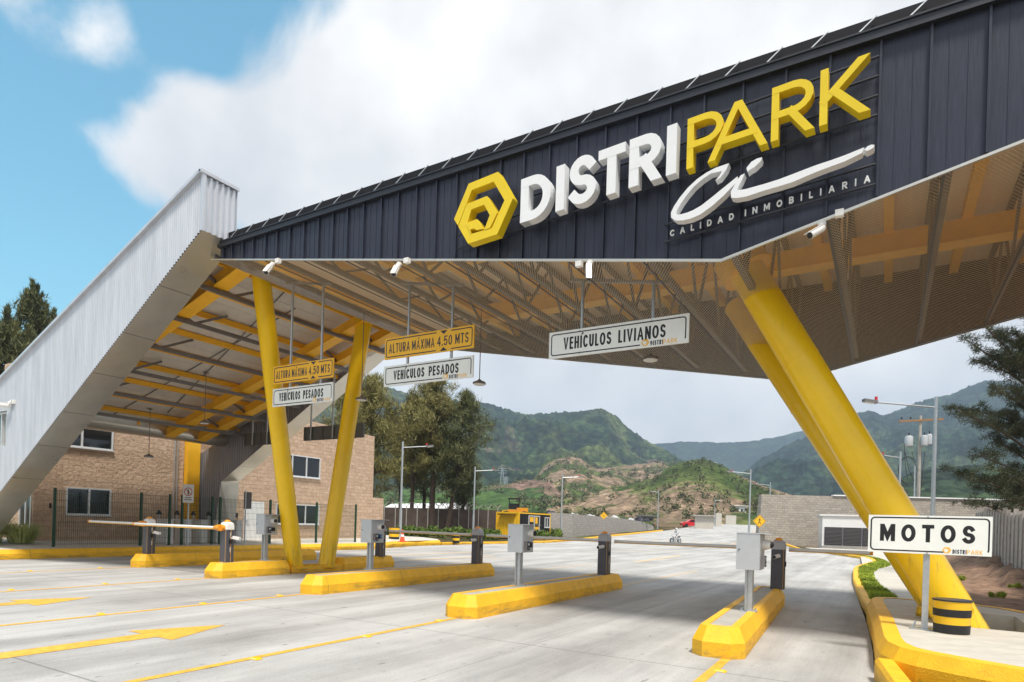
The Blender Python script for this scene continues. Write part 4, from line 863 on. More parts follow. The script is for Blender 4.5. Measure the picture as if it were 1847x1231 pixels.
CI = [vstrip([((-1.915, 6.465), (-2.0, 6.385)), ((-2.09, 6.45), (-2.15, 6.39)), ((-2.21, 6.415), (-2.26, 6.34)), ((-2.33, 6.36), (-2.37, 6.27)), ((-2.45, 6.275), (-2.46, 6.18)), ((-2.56, 6.165), (-2.535, 6.09)), ((-2.64, 6.06), (-2.585, 6.01)), ((-2.68, 5.98), (-2.605, 5.965)), ((-2.675, 5.91), (-2.585, 5.93)), ((-2.61, 5.855), (-2.53, 5.925)), ((-2.52, 5.835), (-2.45, 5.93)), ((-2.40, 5.835), (-2.37, 5.945)), ((-2.27, 5.865), (-2.26, 5.985)), ((-2.11, 5.95), (-2.13, 6.06)), ((-1.97, 6.05), (-2.0, 6.14)), ((-1.90, 6.11), (-1.90, 6.20)), ((-1.80, 6.2), (-1.80, 6.26))]),
      vstrip([((-1.915, 6.465), (-2.0, 6.385)), ((-1.945, 6.39), (-2.03, 6.33)), ((-2.02, 6.30), (-2.085, 6.28))]),
      vstrip([((-1.71, 6.275), (-1.76, 6.262)), ((-1.74, 6.20), (-1.83, 6.165)), ((-1.79, 6.11), (-1.88, 6.075)), ((-1.80, 6.085), (-1.875, 6.0)), ((-1.76, 6.07), (-1.82, 5.975)), ((-1.69, 6.065), (-1.68, 5.965)), ((-1.46, 6.075), (-1.46, 5.99)), ((-1.29, 6.09), (-1.29, 6.0)), ((-1.13, 6.115), (-1.12, 6.015)), ((-.98, 6.14), (-.97, 6.05)), ((-.85, 6.16), (-.82, 6.08)), ((-.70, 6.175), (-.69, 6.10)), ((-.55, 6.195), (-.55, 6.12)), ((-.34, 6.235), (-.36, 6.175))]),
      [[Vector(p) for p in ((-1.5, 6.43), (-1.56, 6.43), (-1.63, 6.405), (-1.69, 6.34), (-1.675, 6.285), (-1.64, 6.31), (-1.59, 6.325), (-1.51, 6.39))]], [[Vector(p) for p in ((-.235, 6.235), (-.27, 6.245), (-.31, 6.235), (-.34, 6.205), (-.31, 6.18), (-.27, 6.19), (-.24, 6.205))]]]
mb = MB(); put(mb, CI, (0, 8.66, 0), EX, EZ, NY, .13, .0015); mb.build('script_letters', LETW, sgn)
for wd_, x0, z0, fw in (('CALIDAD', -2.74, 5.735, .87), ('INMOBILIARIA', -1.73, 5.8, 1.46)):
    ws = [glyph(c_, .085, .015, 1)[1] for c_ in wd_]; gap = (fw-sum(ws))/(len(ws)-1); xx = 0
    for c_, w1 in zip(wd_, ws): mb = MB(); put(mb, glyph(c_, .085, .015, 1)[0], Vector((x0, 8.84, z0))+EXT*xx, EXT, EZ, NY, .02, .001); mb.build('small_letter', LETW, sgn); xx += w1+gap
for a, b, z in ((-6.5, -.22, 6.42), (-6.5, -.22, 6.66), (-5.2, -.22, 6.9), (-2.85, -.22, 5.95), (-2.85, -.22, 5.7), (-2.6, -.22, 7.14)):
    mb = MB(); zz = lambda x: z+TS*(x+5.11)*(1 if z > 6.2 else .8)
    if z < 6.2: zz = lambda x: z+.07*(x+2.85)
    mb.tube([(a, 8.92, zz(a)), (b, 8.92, zz(b))], .016, 8); mb.build('rail', FTRIM, sgn)

# ------------------------------------------------------------------ hanging lane signs
def frame(mb, w_, h_, wd, inset, org, gap=None, notch=None):
    i = inset; r = .045; P = []
    for (cx_, cz_, a) in ((i+r, i+r, 180), (w_-i-r, i+r, 270), (w_-i-r, h_-i-r, 0), (i+r, h_-i-r, 90)): P.append(arc(cx_, cz_, r, r, a, a+90, 5))
    if gap:                                     # bottom right left open for the small logo
        line2(mb, P[1][3:]+P[2]+P[3]+P[0]+[(gap, i)], wd, org)
    elif notch:
        a, b = notch; line2(mb, [(a, i)]+P[0][::-1]+P[3][::-1]+[(a, h_-i)], wd, org); line2(mb, [(b, i)]+P[1]+P[2]+[(b, h_-i)], wd, org)
    else: line2(mb, P[0]+P[1]+P[2]+P[3]+[P[0][0]], wd, org)
def smalllogo(parent, org, k):
    o_ = Vector(org); mb = MB()
    ring = [(.05*k*math.cos(R(60*i)), .05*k+.045*k*math.sin(R(60*i))) for i in range(7)]; line2(mb, ring, .016*k, o_); line2(mb, [(-.012*k, .075*k), (.018*k, .075*k), (.03*k, .05*k), (.012*k, .025*k)], .012*k, o_)
    text(mb, 'PARK', o_+EX*(.26*k), .066*k, .009*k, .9, .16); mb.build('logo', SIGNY, parent)
    mb = MB(); text(mb, 'DISTRI', o_+EX*(.075*k), .066*k, .013*k, .8, .12, fit=.18*k); mb.build('logo_lettering', NAVY, parent)
def hang(lab, y, boards, poles, tilt):
    x0 = boards[0][1]; t = thing('hanging_sign', lab, 'sign', (x0, y, boards[-1][2]), 'lane signs hanging from the canopy')
    ex = EX
    for (kind, xa, za, w_, h_) in boards:
        mb = MB(); mb.box(xa, xa+w_, y, y+.03, za, za+h_); bd = mb.build('board', SIGNY if kind == 'alt' else SIGNW, t); org = (xa, y, za)
        if kind == 'alt': bd['label'] = 'yellow height limit board'
        mb = MB()
        if kind == 'alt':
            frame(mb, w_, h_, .022, .045, org, notch=(.60*w_, .76*w_)); s = h_*.17; c = .68*w_
            fill(mb, [(c-s*1.2, h_-.02), (c, h_-.02-s), (c+s*1.2, h_-.02)], org); fill(mb, [(c-s*1.2, .02), (c+s*1.2, .02), (c, .02+s)], org)
            text(mb, 'ALTURA', Vector(org)+Vector((.05*w_, 0, h_*.27)), h_*.44, .025, .62, .11, fit=.25*w_); text(mb, 'MÁXIMA', Vector(org)+Vector((.325*w_, 0, h_*.27)), h_*.44, .023, .62, .10, fit=.255*w_)
            text(mb, '4.50', Vector(org)+Vector((.608*w_, 0, h_*.27)), h_*.44, .026, .62, .12, fit=.165*w_); text(mb, 'MTS', Vector(org)+Vector((.805*w_, 0, h_*.27)), h_*.44, .026, .62, .12, fit=.14*w_)
        else:
            frame(mb, w_, h_, .020, .05, org, gap=.68*w_)
            a, b = ('VEHÍCULOS', 'PESADOS') if kind == 'pes' else ('VEHÍCULOS', 'LIVIANOS')
            text(mb, a, Vector(org)+Vector((.115*w_, 0, h_*.28)), h_*.46, .034, .62, .10, fit=.36*w_); text(mb, b, Vector(org)+Vector((.525*w_, 0, h_*.28)), h_*.46, .034, .62, .10, fit=.325*w_)
        mb.build('lettering', NAVY if kind == 'alt' else BLACK, bd)
        if kind != 'alt': smalllogo(bd, (xa+.715*w_, y, za+.022), 1.15)
        mb = MB()
        for px_ in poles:
            for zz in (.03, h_-.03): mb.tube([(px_, y-.004, za+zz), (px_, y+.001, za+zz)], .012, 8)
        mb.build('bolt', GALV, bd)
    for px_ in poles:
        mb = MB(); mb.tube([(px_, y+.065, boards[-1][2]+.02), (px_, y+.065, zmesh(px_)+.02)], .03, 10); mb.build('pole', GALV, t, smooth=True)
    mb = MB(); mb.bar((poles[0]-.25, y+.065, zmesh(poles[0]-.25)+.03), (poles[1]+.25, y+.065, zmesh(poles[1]+.25)+.03), .07, .05); mb.build('crossbar', GREY, t)
hang('white VEHÍCULOS LIVIANOS sign hanging over the right lane', 10.0, [('liv', -5.23, 4.53, 2.48, .465)], (-4.63, -3.36), .03)
hang('yellow height limit board over a white VEHÍCULOS PESADOS board, right of the V column', 10.4, [('alt', -9.47, 5.06, 2.34, .46), ('pes', -9.47, 4.47, 2.34, .44)], (-8.87, -7.72), .03)
hang('yellow height limit board and white VEHÍCULOS PESADOS board across the near V leg', 10.6, [('alt', -13.36, 4.90, 2.12, .45), ('pes', -13.36, 4.33, 2.12, .45)], (-12.8, -11.72), .03)
for (x0, x1, z0, z1, y, p, lab) in ((-18.35, -15.4, 4.36, 4.86, 16.0, (-17.95, -16.85), 'dark grey back of a hanging sign between the legs of the V column'), (-21.72, -19.3, 4.30, 4.79, 16.0, (-21.2, -20.35), 'dark grey back of a hanging sign left of the V column')):
    t = thing('hanging_sign', lab, 'sign', (x0, y, z0), 'sign backs over the far lanes'); mb = MB(); mb.box(x0, x1, y, y+.03, z0, z1); bd = mb.build('board', SGNB, t)
    for q in (x0+.02, p[0], (p[0]+p[1])/2, p[1], x1-.02): mb = MB(); mb.box(q-.02, q+.02, y-.04, y-.001, z0, z1); mb.build('stiffener', SGNB, bd)
    for q in p: mb = MB(); mb.tube([(q, y-.06, z0+.02), (q, y-.06, (zc(q)-.1 if q < -13.5 else 7.5))], .032, 10); mb.build('pole', GALV, t, smooth=True)

# ------------------------------------------------------------------ pendant lamps
PLAB = ['round pendant lamp hanging between the middle and right lane signs, against the sky', 'pendant lamp just under the right end of the right lane sign', 'pendant lamp hanging in front of the far leg of the V column', 'pendant lamp on a long rod under the inclined roof', 'lowest pendant lamp, in front of the brown block wall']
for (x, y, z), lab in zip([(-8.42, 12.57, 4.88), (-4.06, 12.08, 4.88), (-12.6, 12.95, 4.88), (-19.59, 12.86, 4.6), (-22.9, 12.9, 3.57)], PLAB):
    zt = zmesh(x)+.3 if x > -13.5 else zc(x)-.03
    t = thing('pendant_lamp', lab, 'lamp', (x, y, z), 'pendant lamps under the roofs')
    mb = MB(); mb.tube([(x, y, z+.1), (x, y, zt)], .011, 8); mb.build('rod', GREY, t)
    mb = MB(); mb.lathe((x, y, z), [(.15, .0), (.165, .012), (.15, .05), (.06, .085), (.02, .12)], 8); mb.build('housing', GREY, t)
    mb = MB(); mb.lathe((x, y, z), [(.06, -.026), (.13, -.018), (.146, -.001)], 8); mb.build('lens', LENSM, t)
    mb = MB(); mb.box(x-.06, x+.06, y-.06, y+.06, zt-.03, zt); mb.build('junction_box', GREY, t)

# ------------------------------------------------------------------ CCTV cameras
def cctv(lab, p, d, k=1., boxoff=(.22, 0, .02)):
    k *= .8; p = Vector(p); d = Vector(d).normalized(); t = thing('security_camera', lab, 'camera', p, 'security cameras'); e = p+Vector((0, -.05, -.10))*k
    mb = MB(); mb.tube([p+Vector((0, .03, .0)), p+Vector((0, -.01, -.0))], .06*k, 14); mb.tube([p, p+Vector((0, -.05, -.02))*k, e], .025*k, 10); mb.build('bracket', CAMW, t, smooth=True)
    a = e+d*-.04*k; b = e+d*.26*k; mb = MB(); mb.tube([a, a+d*.02, b], [.05*k, .058*k, .058*k], 14); h_ = mb.build('housing', CAMW, t, smooth=True)
    mb = MB(); s_ = d.cross(UP).normalized(); u_ = s_.cross(d); mb.obox((a+b)/2+u_*.056*k+d*.03*k, d*.17*k, s_*.05*k, u_*.008*k); mb.build('sunshade', CAMW, h_)
    mb = MB(); mb.tube([b, b+d*.006], .05*k, 14); mb.build('lens', BLACK, h_)
    bo = p+Vector(boxoff); mb = MB(); mb.box(bo.x-.06*k, bo.x+.06*k, bo.y-.06, bo.y+.02, bo.z-.05*k, bo.z+.05*k); mb.build('junction_box', CAMW, t)
cctv('white camera under the fascia above the V column', (-11.41, 8.93, 6.97), (.25, -.5, -.55), 1.15)
cctv('white camera under the fascia above the yellow height limit board', (-7.86, 8.93, 6.31), (.2, -.5, -.6), 1.1)
cctv('white camera under the fascia above the VEHÍCULOS LIVIANOS sign', (-4.01, 8.93, 5.63), (.15, -.25, -.8), 1.0, (-.17, 0, 0))
cctv('large looking white camera under the fascia below the tagline lettering', (-.80, 8.93, 5.53), (-.50, -.55, -.48), 1.0, (.2, -.02, .07))
cctv('white camera on the silver leg above the window at the left edge', (-22.0, 8.33, 4.68), (-1, -.35, .1), 1.4, (.1, .05, .0))

# ------------------------------------------------------------------ buildings on the left
def window_x(parent, xf, y0, y1, z0, z1, mull=1, depth_=.06, fw=.05, openpane=False):
    mb = MB(); mb.box(xf-.02, xf+.004, y0+fw, y1-fw, z0+fw, z1-fw); wn = mb.build('window', GLASS, parent)
    mb = MB(); d = xf+depth_
    mb.box(xf-.02, d, y0, y1, z0, z0+fw); mb.box(xf-.02, d, y0, y1, z1-fw, z1); mb.box(xf-.02, d, y0, y0+fw, z0+fw, z1-fw); mb.box(xf-.02, d, y1-fw, y1, z0+fw, z1-fw)
    for i in range(mull): c = y0+(y1-y0)*(i+1)/(mull+1); mb.box(xf-.02, d-.004, c-fw*.6, c+fw*.6, z0+fw, z1-fw)
    mb.build('frame', ALU, wn); mb = MB(); mb.box(xf-.02, d+.03, y0-.03, y1+.03, z0-.04, z0-.001); mb.build('sill', ALU, wn)
WX = -26.0
fb = thing('block_building', 'brown split face block building under the inclined roof at the left', 'building', (-28, 13, .4))
mb = MB(); mb.box(-26.3, WX, 10.6, 16.15, .2, 6.9); mb.box(-28.6, -26.301, 10.85, 16.15, .2, 6.9); mb.build('wall', BRK_Y, fb)
mb = MB(); mb.box(-28.6, -26.301, 10.6, 10.849, .2, 6.98); mb.build('end_wall', BRK_X, fb)
window_x(fb, WX, 11.62, 13.2, 1.40, 2.42); window_x(fb, WX, 11.0, 13.22, 3.93, 4.9, 1)
mb = MB(); mb.box(-26.95, -26.12, 10.585, 10.599, .98, 2.15); wn = mb.build('window', GLASS, fb)
mb = MB()
for q in (-26.97, -26.52, -26.13): mb.box(q, q+.035, 10.55, 10.584, .95, 2.18)
mb.box(-26.97, -26.095, 10.55, 10.584, .91, .949); mb.build('frame', ALU, wn)
mb = MB(); mb.box(WX, WX+.05, 11.1, 11.16, 1.62, 1.8); mb.build('switch_box', BLACK, fb)
mb = MB()
for q in (15.72, 15.85): mb.tube([(WX+.05, q, .45), (WX+.05, q, 4.9)], .03, 8)
mb.build('conduit', GALV, fb)
mb = MB(); mb.box(-26.05, -25.75, 16.2, 16.75, .35, 4.9); tag(solo(mb.build('flat_column', YSTEEL), (-25.9, 16.5, .35)), 'flat yellow steel column between the brown block wall and grey cladding', 'column')
rb = thing('block_building', 'pale split face block building behind the gate, with a white door', 'building', (-29, 23, .4))
mb = MB(); mb.add([(WX, 17.75, .2), (WX, 27.9, .2), (WX, 27.9, 6.42), (WX, 23.1, 6.60), (WX, 17.75, 6.9), (-33, 17.75, .2), (-33, 27.9, .2), (-33, 27.9, 6.2), (-33, 23.1, 6.4), (-33, 17.75, 6.6)], [(0, 1, 2, 3, 4), (9, 8, 7, 6, 5), (4, 3, 8, 9), (3, 2, 7, 8), (1, 6, 7, 2), (0, 4, 9, 5)]); mb.build('wall', BRK_Y, rb)
mb = MB(); mb.box(-31, WX-.01, 27.9, 28.85, .2, 2.82); mb.build('side_wall', BRK_Y, rb)
window_x(rb, WX, 21.0, 23.76, 3.62, 4.72, 2); window_x(rb, WX, 21.0, 23.78, 1.18, 2.2, 2)
mb = MB(); mb.box(WX-.02, WX+.04, 19.2, 20.3, .42, 2.23); dr = mb.build('door', WHITE, rb)
mb = MB(); mb.box(WX+.04, WX+.09, 19.28, 19.36, 1.28, 1.34); mb.box(WX+.09, WX+.11, 19.28, 19.42, 1.30, 1.32); mb.build('handle', GALV, dr)
mb = MB(); mb.box(WX, WX+.06, 18.75, 18.85, 1.45, 1.65); mb.build('card_reader', BLACK, rb)
mb = MB(); mb.tube([(WX, 25.2, 2.72), (WX+.12, 25.2, 2.72)], .05, 10); mb.tube([(WX+.1, 25.2, 2.66), (WX+.16, 25.1, 2.6)], .06, 12); mb.build('dome_camera', CAMW, rb, smooth=True)

# ------------------------------------------------------------------ green mesh fence
fn = thing('mesh_fence', 'green welded mesh fence along the left pavement in front of the block buildings', 'fence', (-23.75, 17, .31))
PY_ = [10.3, 13.15, 14.25, 14.75, 16.05, 16.4, 18.9, 21.6, 24.25]
for y in PY_: mb = MB(); mb.box(-23.79, -23.71, y-.035, y+.035, .31, 2.3); mb.build('post', GREENP, fn)
for a, b in zip(PY_, PY_[1:]):
    if (a, b) in ((14.25, 14.75),): continue
    mb = MB(); y = a+.07
    while y < b-.06: mb.box(-23.745, -23.738, y-.0035, y+.0035, .36, 2.24); y += .065
    for z in (.42, .62, .9, 1.15, 1.4, 1.65, 1.9, 2.1, 2.2): mb.box(-23.737, -23.729, a+.04, b-.04, z-.004, z+.004)
    mb.build('wire_panel', GREENP, fn)
# turnstiles
ts0 = None
for i, (x, y) in enumerate([(-24.6, 14.5), (-24.6, 15.25), (-24.6, 15.95), (-24.6, 16.65), (-24.6, 17.6)]):
    if ts0 is None:
        k = Vector((x, y, .36)); ts0 = thing('turnstile', 'pale grey turnstile in the row behind the mesh fence', 'turnstile', k, 'turnstiles behind the mesh fence')
        mb = MB(); mb.box(x-.2, x+.5, y-.14, y+.14, .36, 1.28); mb.box(x-.22, x+.52, y-.155, y+.155, 1.28, 1.33); mb.build('cabinet', WHITE, ts0)
        mb = MB()
        for a in (90, 210, 330): mb.tube([(x+.2, y+.11, 1.15), (x+.2+.1*math.cos(R(a)), y+.16+.32*abs(math.cos(R(a-90)*.5)), 1.15+.3*math.sin(R(a)))], .018, 8)
        mb.build('arm', GALV, ts0)
        mb = MB(); mb.tube([(x-.3, y, 1.33), (x-.3, y, 1.55)], .03, 8); rp = mb.build('reader_post', CABI, ts0)
        mb = MB(); mb.add([(x-.36, y-.1, 1.5), (x-.24, y-.1, 1.5), (x-.24, y+.1, 1.5), (x-.36, y+.1, 1.5), (x-.33, y-.02, 1.68), (x-.27, y-.02, 1.68), (x-.27, y+.02, 1.68), (x-.33, y+.02, 1.68)], [(3, 2, 1, 0), (4, 5, 6, 7), (0, 1, 5, 4), (1, 2, 6, 5), (2, 3, 7, 6), (3, 0, 4, 7)]); mb.build('reader', BLACK, rp)
    else: c = copy_tree(ts0); c.location = (x, y, .36)
# prohibition sign
t = thing('prohibition_sign', 'white no pedestrians sign on a thin pole behind the mesh fence', 'sign', (-23.4, 14.78, .31))
mb = MB(); mb.tube([(-23.4, 14.78, .31), (-23.4, 14.78, 2.7)], .03, 10); mb.build('pole', GALV, t)
ang = Vector((.62, -.78, 0)).normalized(); ex_ = Vector((.78, .62, 0)).normalized()
c = Vector((-23.4, 14.78, 2.0))+ang*.04
mb = MB(); mb.obox(c+EZ*.35, ex_*.2, ang*.008, EZ*.36); bd = mb.build('board', SIGNW, t); og = c+ang*.009
mb = MB(); put(mb, [strip_quads([(.14*math.cos(R(a)), .42+.15*math.sin(R(a))) for a in range(0, 361, 15)], .028, False), strip_quads([(-.1, .52), (.1, .32)], .024, False)], og, ex_, EZ, ang, 0, .002); mb.build('red_ring', RED, bd)
mb = MB(); put(mb, [[[Vector(p) for p in ((-.018, .3), (.018, .3), (.03, .48), (-.03, .48))]], [[Vector((.02*math.cos(R(a)), .51+.02*math.sin(R(a)))) for a in range(0, 360, 45)]]], og, ex_, EZ, ang, 0, .001); mb.build('figure', BLACK, bd)
mb = MB()
for z, a in ((.17, .12), (.09, .14)): put(mb, [[[Vector((-a, z)), Vector((a, z)), Vector((a, z+.035)), Vector((-a, z+.035))]]], og, ex_, EZ, ang, 0, .001)
mb.build('lettering', GREY, bd)
t = thing('roadside_sign', 'dark back of a small sign on a thin pole behind the near left barrier', 'sign', (-23.4, 17.35, .31))
mb = MB(); mb.tube([(-23.4, 17.35, .31), (-23.4, 17.35, 2.62)], .03, 10); mb.build('pole', GALV, t)
mb = MB(); mb.obox((-23.36, 17.42, 2.2), ex_*.16, ang*.01, EZ*.36); mb.build('board', GREY, t)

# traffic cone, striped drums, bucket
t = thing('traffic_cone', 'orange traffic cone with white bands on the far left kerb', 'cone', (-23.4, 27.6, .31)); k = Vector((-23.4, 27.6, .31))
mb = MB(); mb.box(k.x-.19, k.x+.19, k.y-.19, k.y+.19, k.z, k.z+.03); mb.build('base', CONE, t); mb = MB(); mb.lathe(k, [(.15, .03), (.035, .7), (.02, .71)], 20); cn = mb.build('cone_body', CONE, t, smooth=True)
mb = MB(); mb.lathe(k, [(.109, .30), (.087, .43), (.085, .43)], 20); mb.lathe(k, [(.073, .52), (.055, .62), (.05, .62)], 20); mb.build('band', WHITE, cn)
def drum(lab, x, y, z, r, h, cat='bucket', name='striped_bucket'):
    t = thing(name, lab, cat, (x, y, z)); k = Vector((x, y, z)); pr = [(r*.93, 0), (r*.94, .02), (r*.95, h*.25)]
    mb = MB(); mb.lathe(k, [(r*.92, 0), (r*.935, .015), (r*.945, h*.25), (r*.96, h*.5), (r*.975, h*.75), (r, h*.965)], 36); bd = mb.build('body', YEL, t, smooth=True)
    mb = MB()
    for a, b in ((0.004, .27), (.5, .72)): ra, rb_ = r*(.92+.08*a)+.004, r*(.92+.08*b)+.004; mb.lathe(k, [(ra-.004, h*a), (ra, h*a+.002), (rb_, h*b), (rb_-.004, h*b+.002)], 36)
    mb.build('stripe', BLACK, bd, smooth=True)
    mb = MB(); mb.lathe(k, [(r*1.03, h*.955), (r*1.045, h*.975), (r*1.03, h), (r*.9, h*1.005), (r*.1, h*1.01)], 36); mb.build('lid', FTRIM, t, smooth=True)
    mb = MB(); mb.tube([k+Vector((r*1.0, .02, h*.8)), k+Vector((r*1.07, .03, h*.74)), k+Vector((r*1.07, .03, h*.6)), k+Vector((r, .02, h*.56))], .007, 6); mb.build('handle', YEL, t)
drum('black and yellow banded bucket with a lid at the foot of the leaning columns', .74, 9.72, .38, .205, .42)
drum('larger black and yellow banded drum half hidden behind a dark barrier, far left kerb', -25.4, 29.2, .31, .33, .8, 'drum', 'striped_drum')
drum('black and yellow banded drum at the far kerb, left of the second dark barrier', -24.6, 34.5, .1, .25, .7, 'drum', 'striped_drum')

# MOTOS sign
t = thing('motorcycle_lane_sign', 'white MOTOS sign on a steel post in front of the leaning columns', 'sign', (.46, 9.8, .38))
mb = MB(); mb.box(.425, .495, 9.77, 9.84, .39, 1.83); ps = mb.build('post', GALV, t)
mb = MB(); mb.box(.30, .62, 9.72, 9.89, .38, .392)
for q in (.33, .59): mb.bar((q, 9.76, .39), (q+(.03 if q < .4 else -.03), 9.80, .47), .018)
mb.build('base_plate', GALV, ps)
mb = MB(); mb.box(-.2, 1.125, 9.74, 9.765, 1.355, 1.847); bd = mb.build('board', SIGNW, t); og = (-.2, 9.74, 1.355); w_, h_ = 1.325, .492
mb = MB(); frame(mb, w_, h_, .018, .032, og, gap=.63*w_)
text(mb, 'MOTOS', Vector(og)+Vector((.135, 0, .15)), .225, .047, .92, .30, fit=1.02); mb.build('lettering', BLACK, bd)
smalllogo(bd, (-.2+.655*w_, 9.74, 1.355+.018), .80)
mb = MB()
for z in (1.372, 1.832): mb.tube([(.46, 9.733, z), (.46, 9.741, z)], .012, 8)
mb.build('bolt', GALV, bd)

# ------------------------------------------------------------------ plants
def blades(mb, rng, c, r, n, ln, wd, up=.3, flat=1.):
    for _ in range(n):
        d = Vector((rng.gauss(0, 1), rng.gauss(0, 1), rng.gauss(0, 1)*flat)); d.normalize(); p = c+d*r*(rng.random()**.45)
        q = Vector((rng.gauss(0, 1), rng.gauss(0, 1), rng.gauss(0, 1)+up*2)).normalized()*ln*rng.uniform(.6, 1.3)
        s = q.cross(Vector((rng.gauss(0, 1), rng.gauss(0, 1), rng.gauss(0, 1)))).normalized()*wd*rng.uniform(.6, 1.3)
        mb.add([p-s, p+s, p+q*.6+s*.7, p+q], [(0, 1, 2, 3)])
def casuarina(lab, base, h, spread, seed, leaf, group, n=46, lean=(0, 0), low=.28, per=68, trunk=.26, spiky=False):
    rng = random.Random(seed); b = Vector(base); t = thing('casuarina_tree', lab, 'tree', b, group); tr = MB(); lf = MB()
    top = b+Vector((lean[0], lean[1], h)); pts = [b+(top-b)*f+Vector((math.sin(f*5+seed)*.25, math.cos(f*4+seed)*.25, 0))*(f) for f in [i/8 for i in range(9)]]
    tr.tube(pts, [trunk*(1-.85*i/8) for i in range(9)], 10)
    for i in range(n):
        f = low+(1-low)*((i+.5)/n)**.9; p = b+(top-b)*f; a = rng.random()*6.283; prof_ = math.sin(math.pi*min(1, ((f-low)/(1-low))*.82+.2))**.8
        L_ = spread*prof_*rng.uniform(.35, 1.2); el = rng.uniform(.15, .75)
        e = p+Vector((math.cos(a)*L_, math.sin(a)*L_, L_*el)); m_ = p+(e-p)*.5+Vector((0, 0, -.08*L_)); tr.tube([p, m_, e], [.06*(1.2-f)+.02, .04, .012], 5)
        if spiky:
            for k in range(5): blades(lf, rng, e+Vector((rng.gauss(0, .05), rng.gauss(0, .05), .1+.3*k)), .30-.05*k, 34, .4, .035, 1.5)
        for k in range(4):
            q = p+(e-p)*(.4+.2*k)+Vector((rng.gauss(0, .35), rng.gauss(0, .35), rng.gauss(0, .25))); s_ = rng.uniform(.45, 1.0)*(.5+.5*prof_)
            blades(lf, rng, q, s_, int(per*1.25*s_), .55, .032, .55, .8)
    for k in range(6): blades(lf, rng, top+Vector((rng.gauss(0, .3), rng.gauss(0, .3), -.3-.35*k)), .35+.1*k, 60, .5, .04, 1.2)
    tr.build('trunk', BARK, t, smooth=True); lf.build('crown', leaf, t)
def pt(u, v, D):
    du, dv = u-914, v-942.5; a = (du*math.cos(ROLL)+dv*math.sin(ROLL))/1140; bb = (du*math.sin(ROLL)-dv*math.cos(ROLL))/1140
    return Vector((0, 0, 1.6))+(FW+RT*a+UP*bb)*D
def gp(u, D, dz=0):
    q = pt(u, 942.5+.03*(u-914), D); return Vector((q.x, q.y, gh(q.x, q.y)+dz))
GT = 'casuarina trees behind the dark perimeter wall'
casuarina('bushy casuarina just right of the pale block building, yellowish green', gp(742, 66), 13.8, 3.2, 11, CASU, GT, low=.36)
casuarina('tallest casuarina, its dark crown reaching up behind the white lane sign', gp(779, 66), 16.2, 3.6, 23, CASU, GT, 58, low=.36, trunk=.36)
casuarina('dark dense casuarina at the right end of the row, leaning right', gp(806, 65), 14.3, 3.1, 37, CASD, GT, 54, lean=(1.6, .9), low=.28)
casuarina('casuarina behind the others, seen between the two tallest', gp(765, 74), 13, 3, 41, CASD, GT, 44)
casuarina('slender casuarina close to the corner of the pale block building', gp(722, 72), 12.5, 2.6, 53, CASU, GT, 40, low=.35)
casuarina('low casuarina on the right edge of the row beside a street lamp', gp(834, 70), 9.5, 2.1, 67, CASD, GT, 36, low=.2)
casuarina('casuarina behind the pale block building, its crown above the roof', gp(668, 52), 13.0, 3.0, 71, CASU, GT, 50)
casuarina('casuarina farther left behind the pale block building roof', gp(625, 56), 13.2, 3.0, 79, CASU, GT, 46)
GL_ = 'trees above the silver leg at the left edge'
for u, v, D, sp, sd_, lab in ((58, 522, 46, 2.6, 3, 'tallest spiky conifer above the silver leg'), (15, 575, 44, 2.8, 5, 'spiky conifer at the left picture edge'), (98, 575, 50, 2.2, 9, 'small spiky conifer touching the silver leg cap'), (-30, 560, 48, 3, 13, 'conifer cut off by the left picture edge')):
    q = pt(u, v, D); casuarina(lab, (q.x, q.y, .1), q.z*.955, sp*.8, sd_, CASD, GL_, 40, low=.35, per=48, spiky=True)
# pine with long bare limbs on the right
rng = random.Random(8); q = pt(1890, 900, 24); b = Vector((q.x, q.y, .6)); t = thing('pine_tree', 'dark needled pine reaching in from the right picture edge', 'tree', b); tr = MB(); lf = MB()
tp = pt(1865, 480, 24.5); tr.tube([b, b+(tp-b)*.5+Vector((.1, 0, 0)), tp], [.22, .15, .05], 12)
tips = [(1740, 612, .5), (1775, 588, .4), (1800, 640, .6), (1712, 735, .55), (1730, 742, .5), (1765, 760, .6), (1790, 700, .7), (1715, 850, .5), (1745, 862, .6), (1760, 820, .6), (1785, 790, .7), (1740, 905, .4), (1770, 880, .6), (1800, 850, .7), (1820, 640, .7), (1835, 600, .6), (1830, 700, .7), (1840, 770, .7), (1815, 900, .6), (1840, 860, .8), (1810, 745, .7), (1850, 650, .9), (1870, 720, 1), (1880, 820, 1), (1900, 600, 1), (1920, 700, 1.1), (1930, 850, 1), (1850, 560, .6), (1760, 650, .4), (1790, 600, .5)]
for (u, v, s_) in tips:
    e = pt(u, v, 22.5+rng.uniform(-1.2, 2.0)); zf = (e.z-b.z)/(tp.z-b.z)-.05-rng.uniform(0, .08); p = b+(tp-b)*max(.1, min(1, zf)); m_ = p+(e-p)*.55+Vector((0, 0, .15)); tr.tube([p, m_, e], [.05, .032, .01], 6)
    for k in range(11):
        f = .35+.65*k/10; o_ = p+(e-p)*f+Vector((0, 0, .22*math.sin(math.pi*f)))
        for j in range(3):
            c = o_+Vector((rng.gauss(0, .16), rng.gauss(0, .16), rng.gauss(0, .12)))*s_*1.6
            if j: tr.tube([o_, c], [.012, .006], 4, False)
            for _ in range(46):
                d = Vector((rng.gauss(0, 1), rng.gauss(0, 1), rng.gauss(.5, 1))).normalized()*rng.uniform(.10, .22); sdv = d.cross(Vector((rng.random(), rng.random(), .3))).normalized()*.009
                pp = c+Vector((rng.gauss(0, .07), rng.gauss(0, .07), rng.gauss(0, .06))); lf.add([pp-sdv, pp+sdv, pp+d], [(0, 1, 2)])
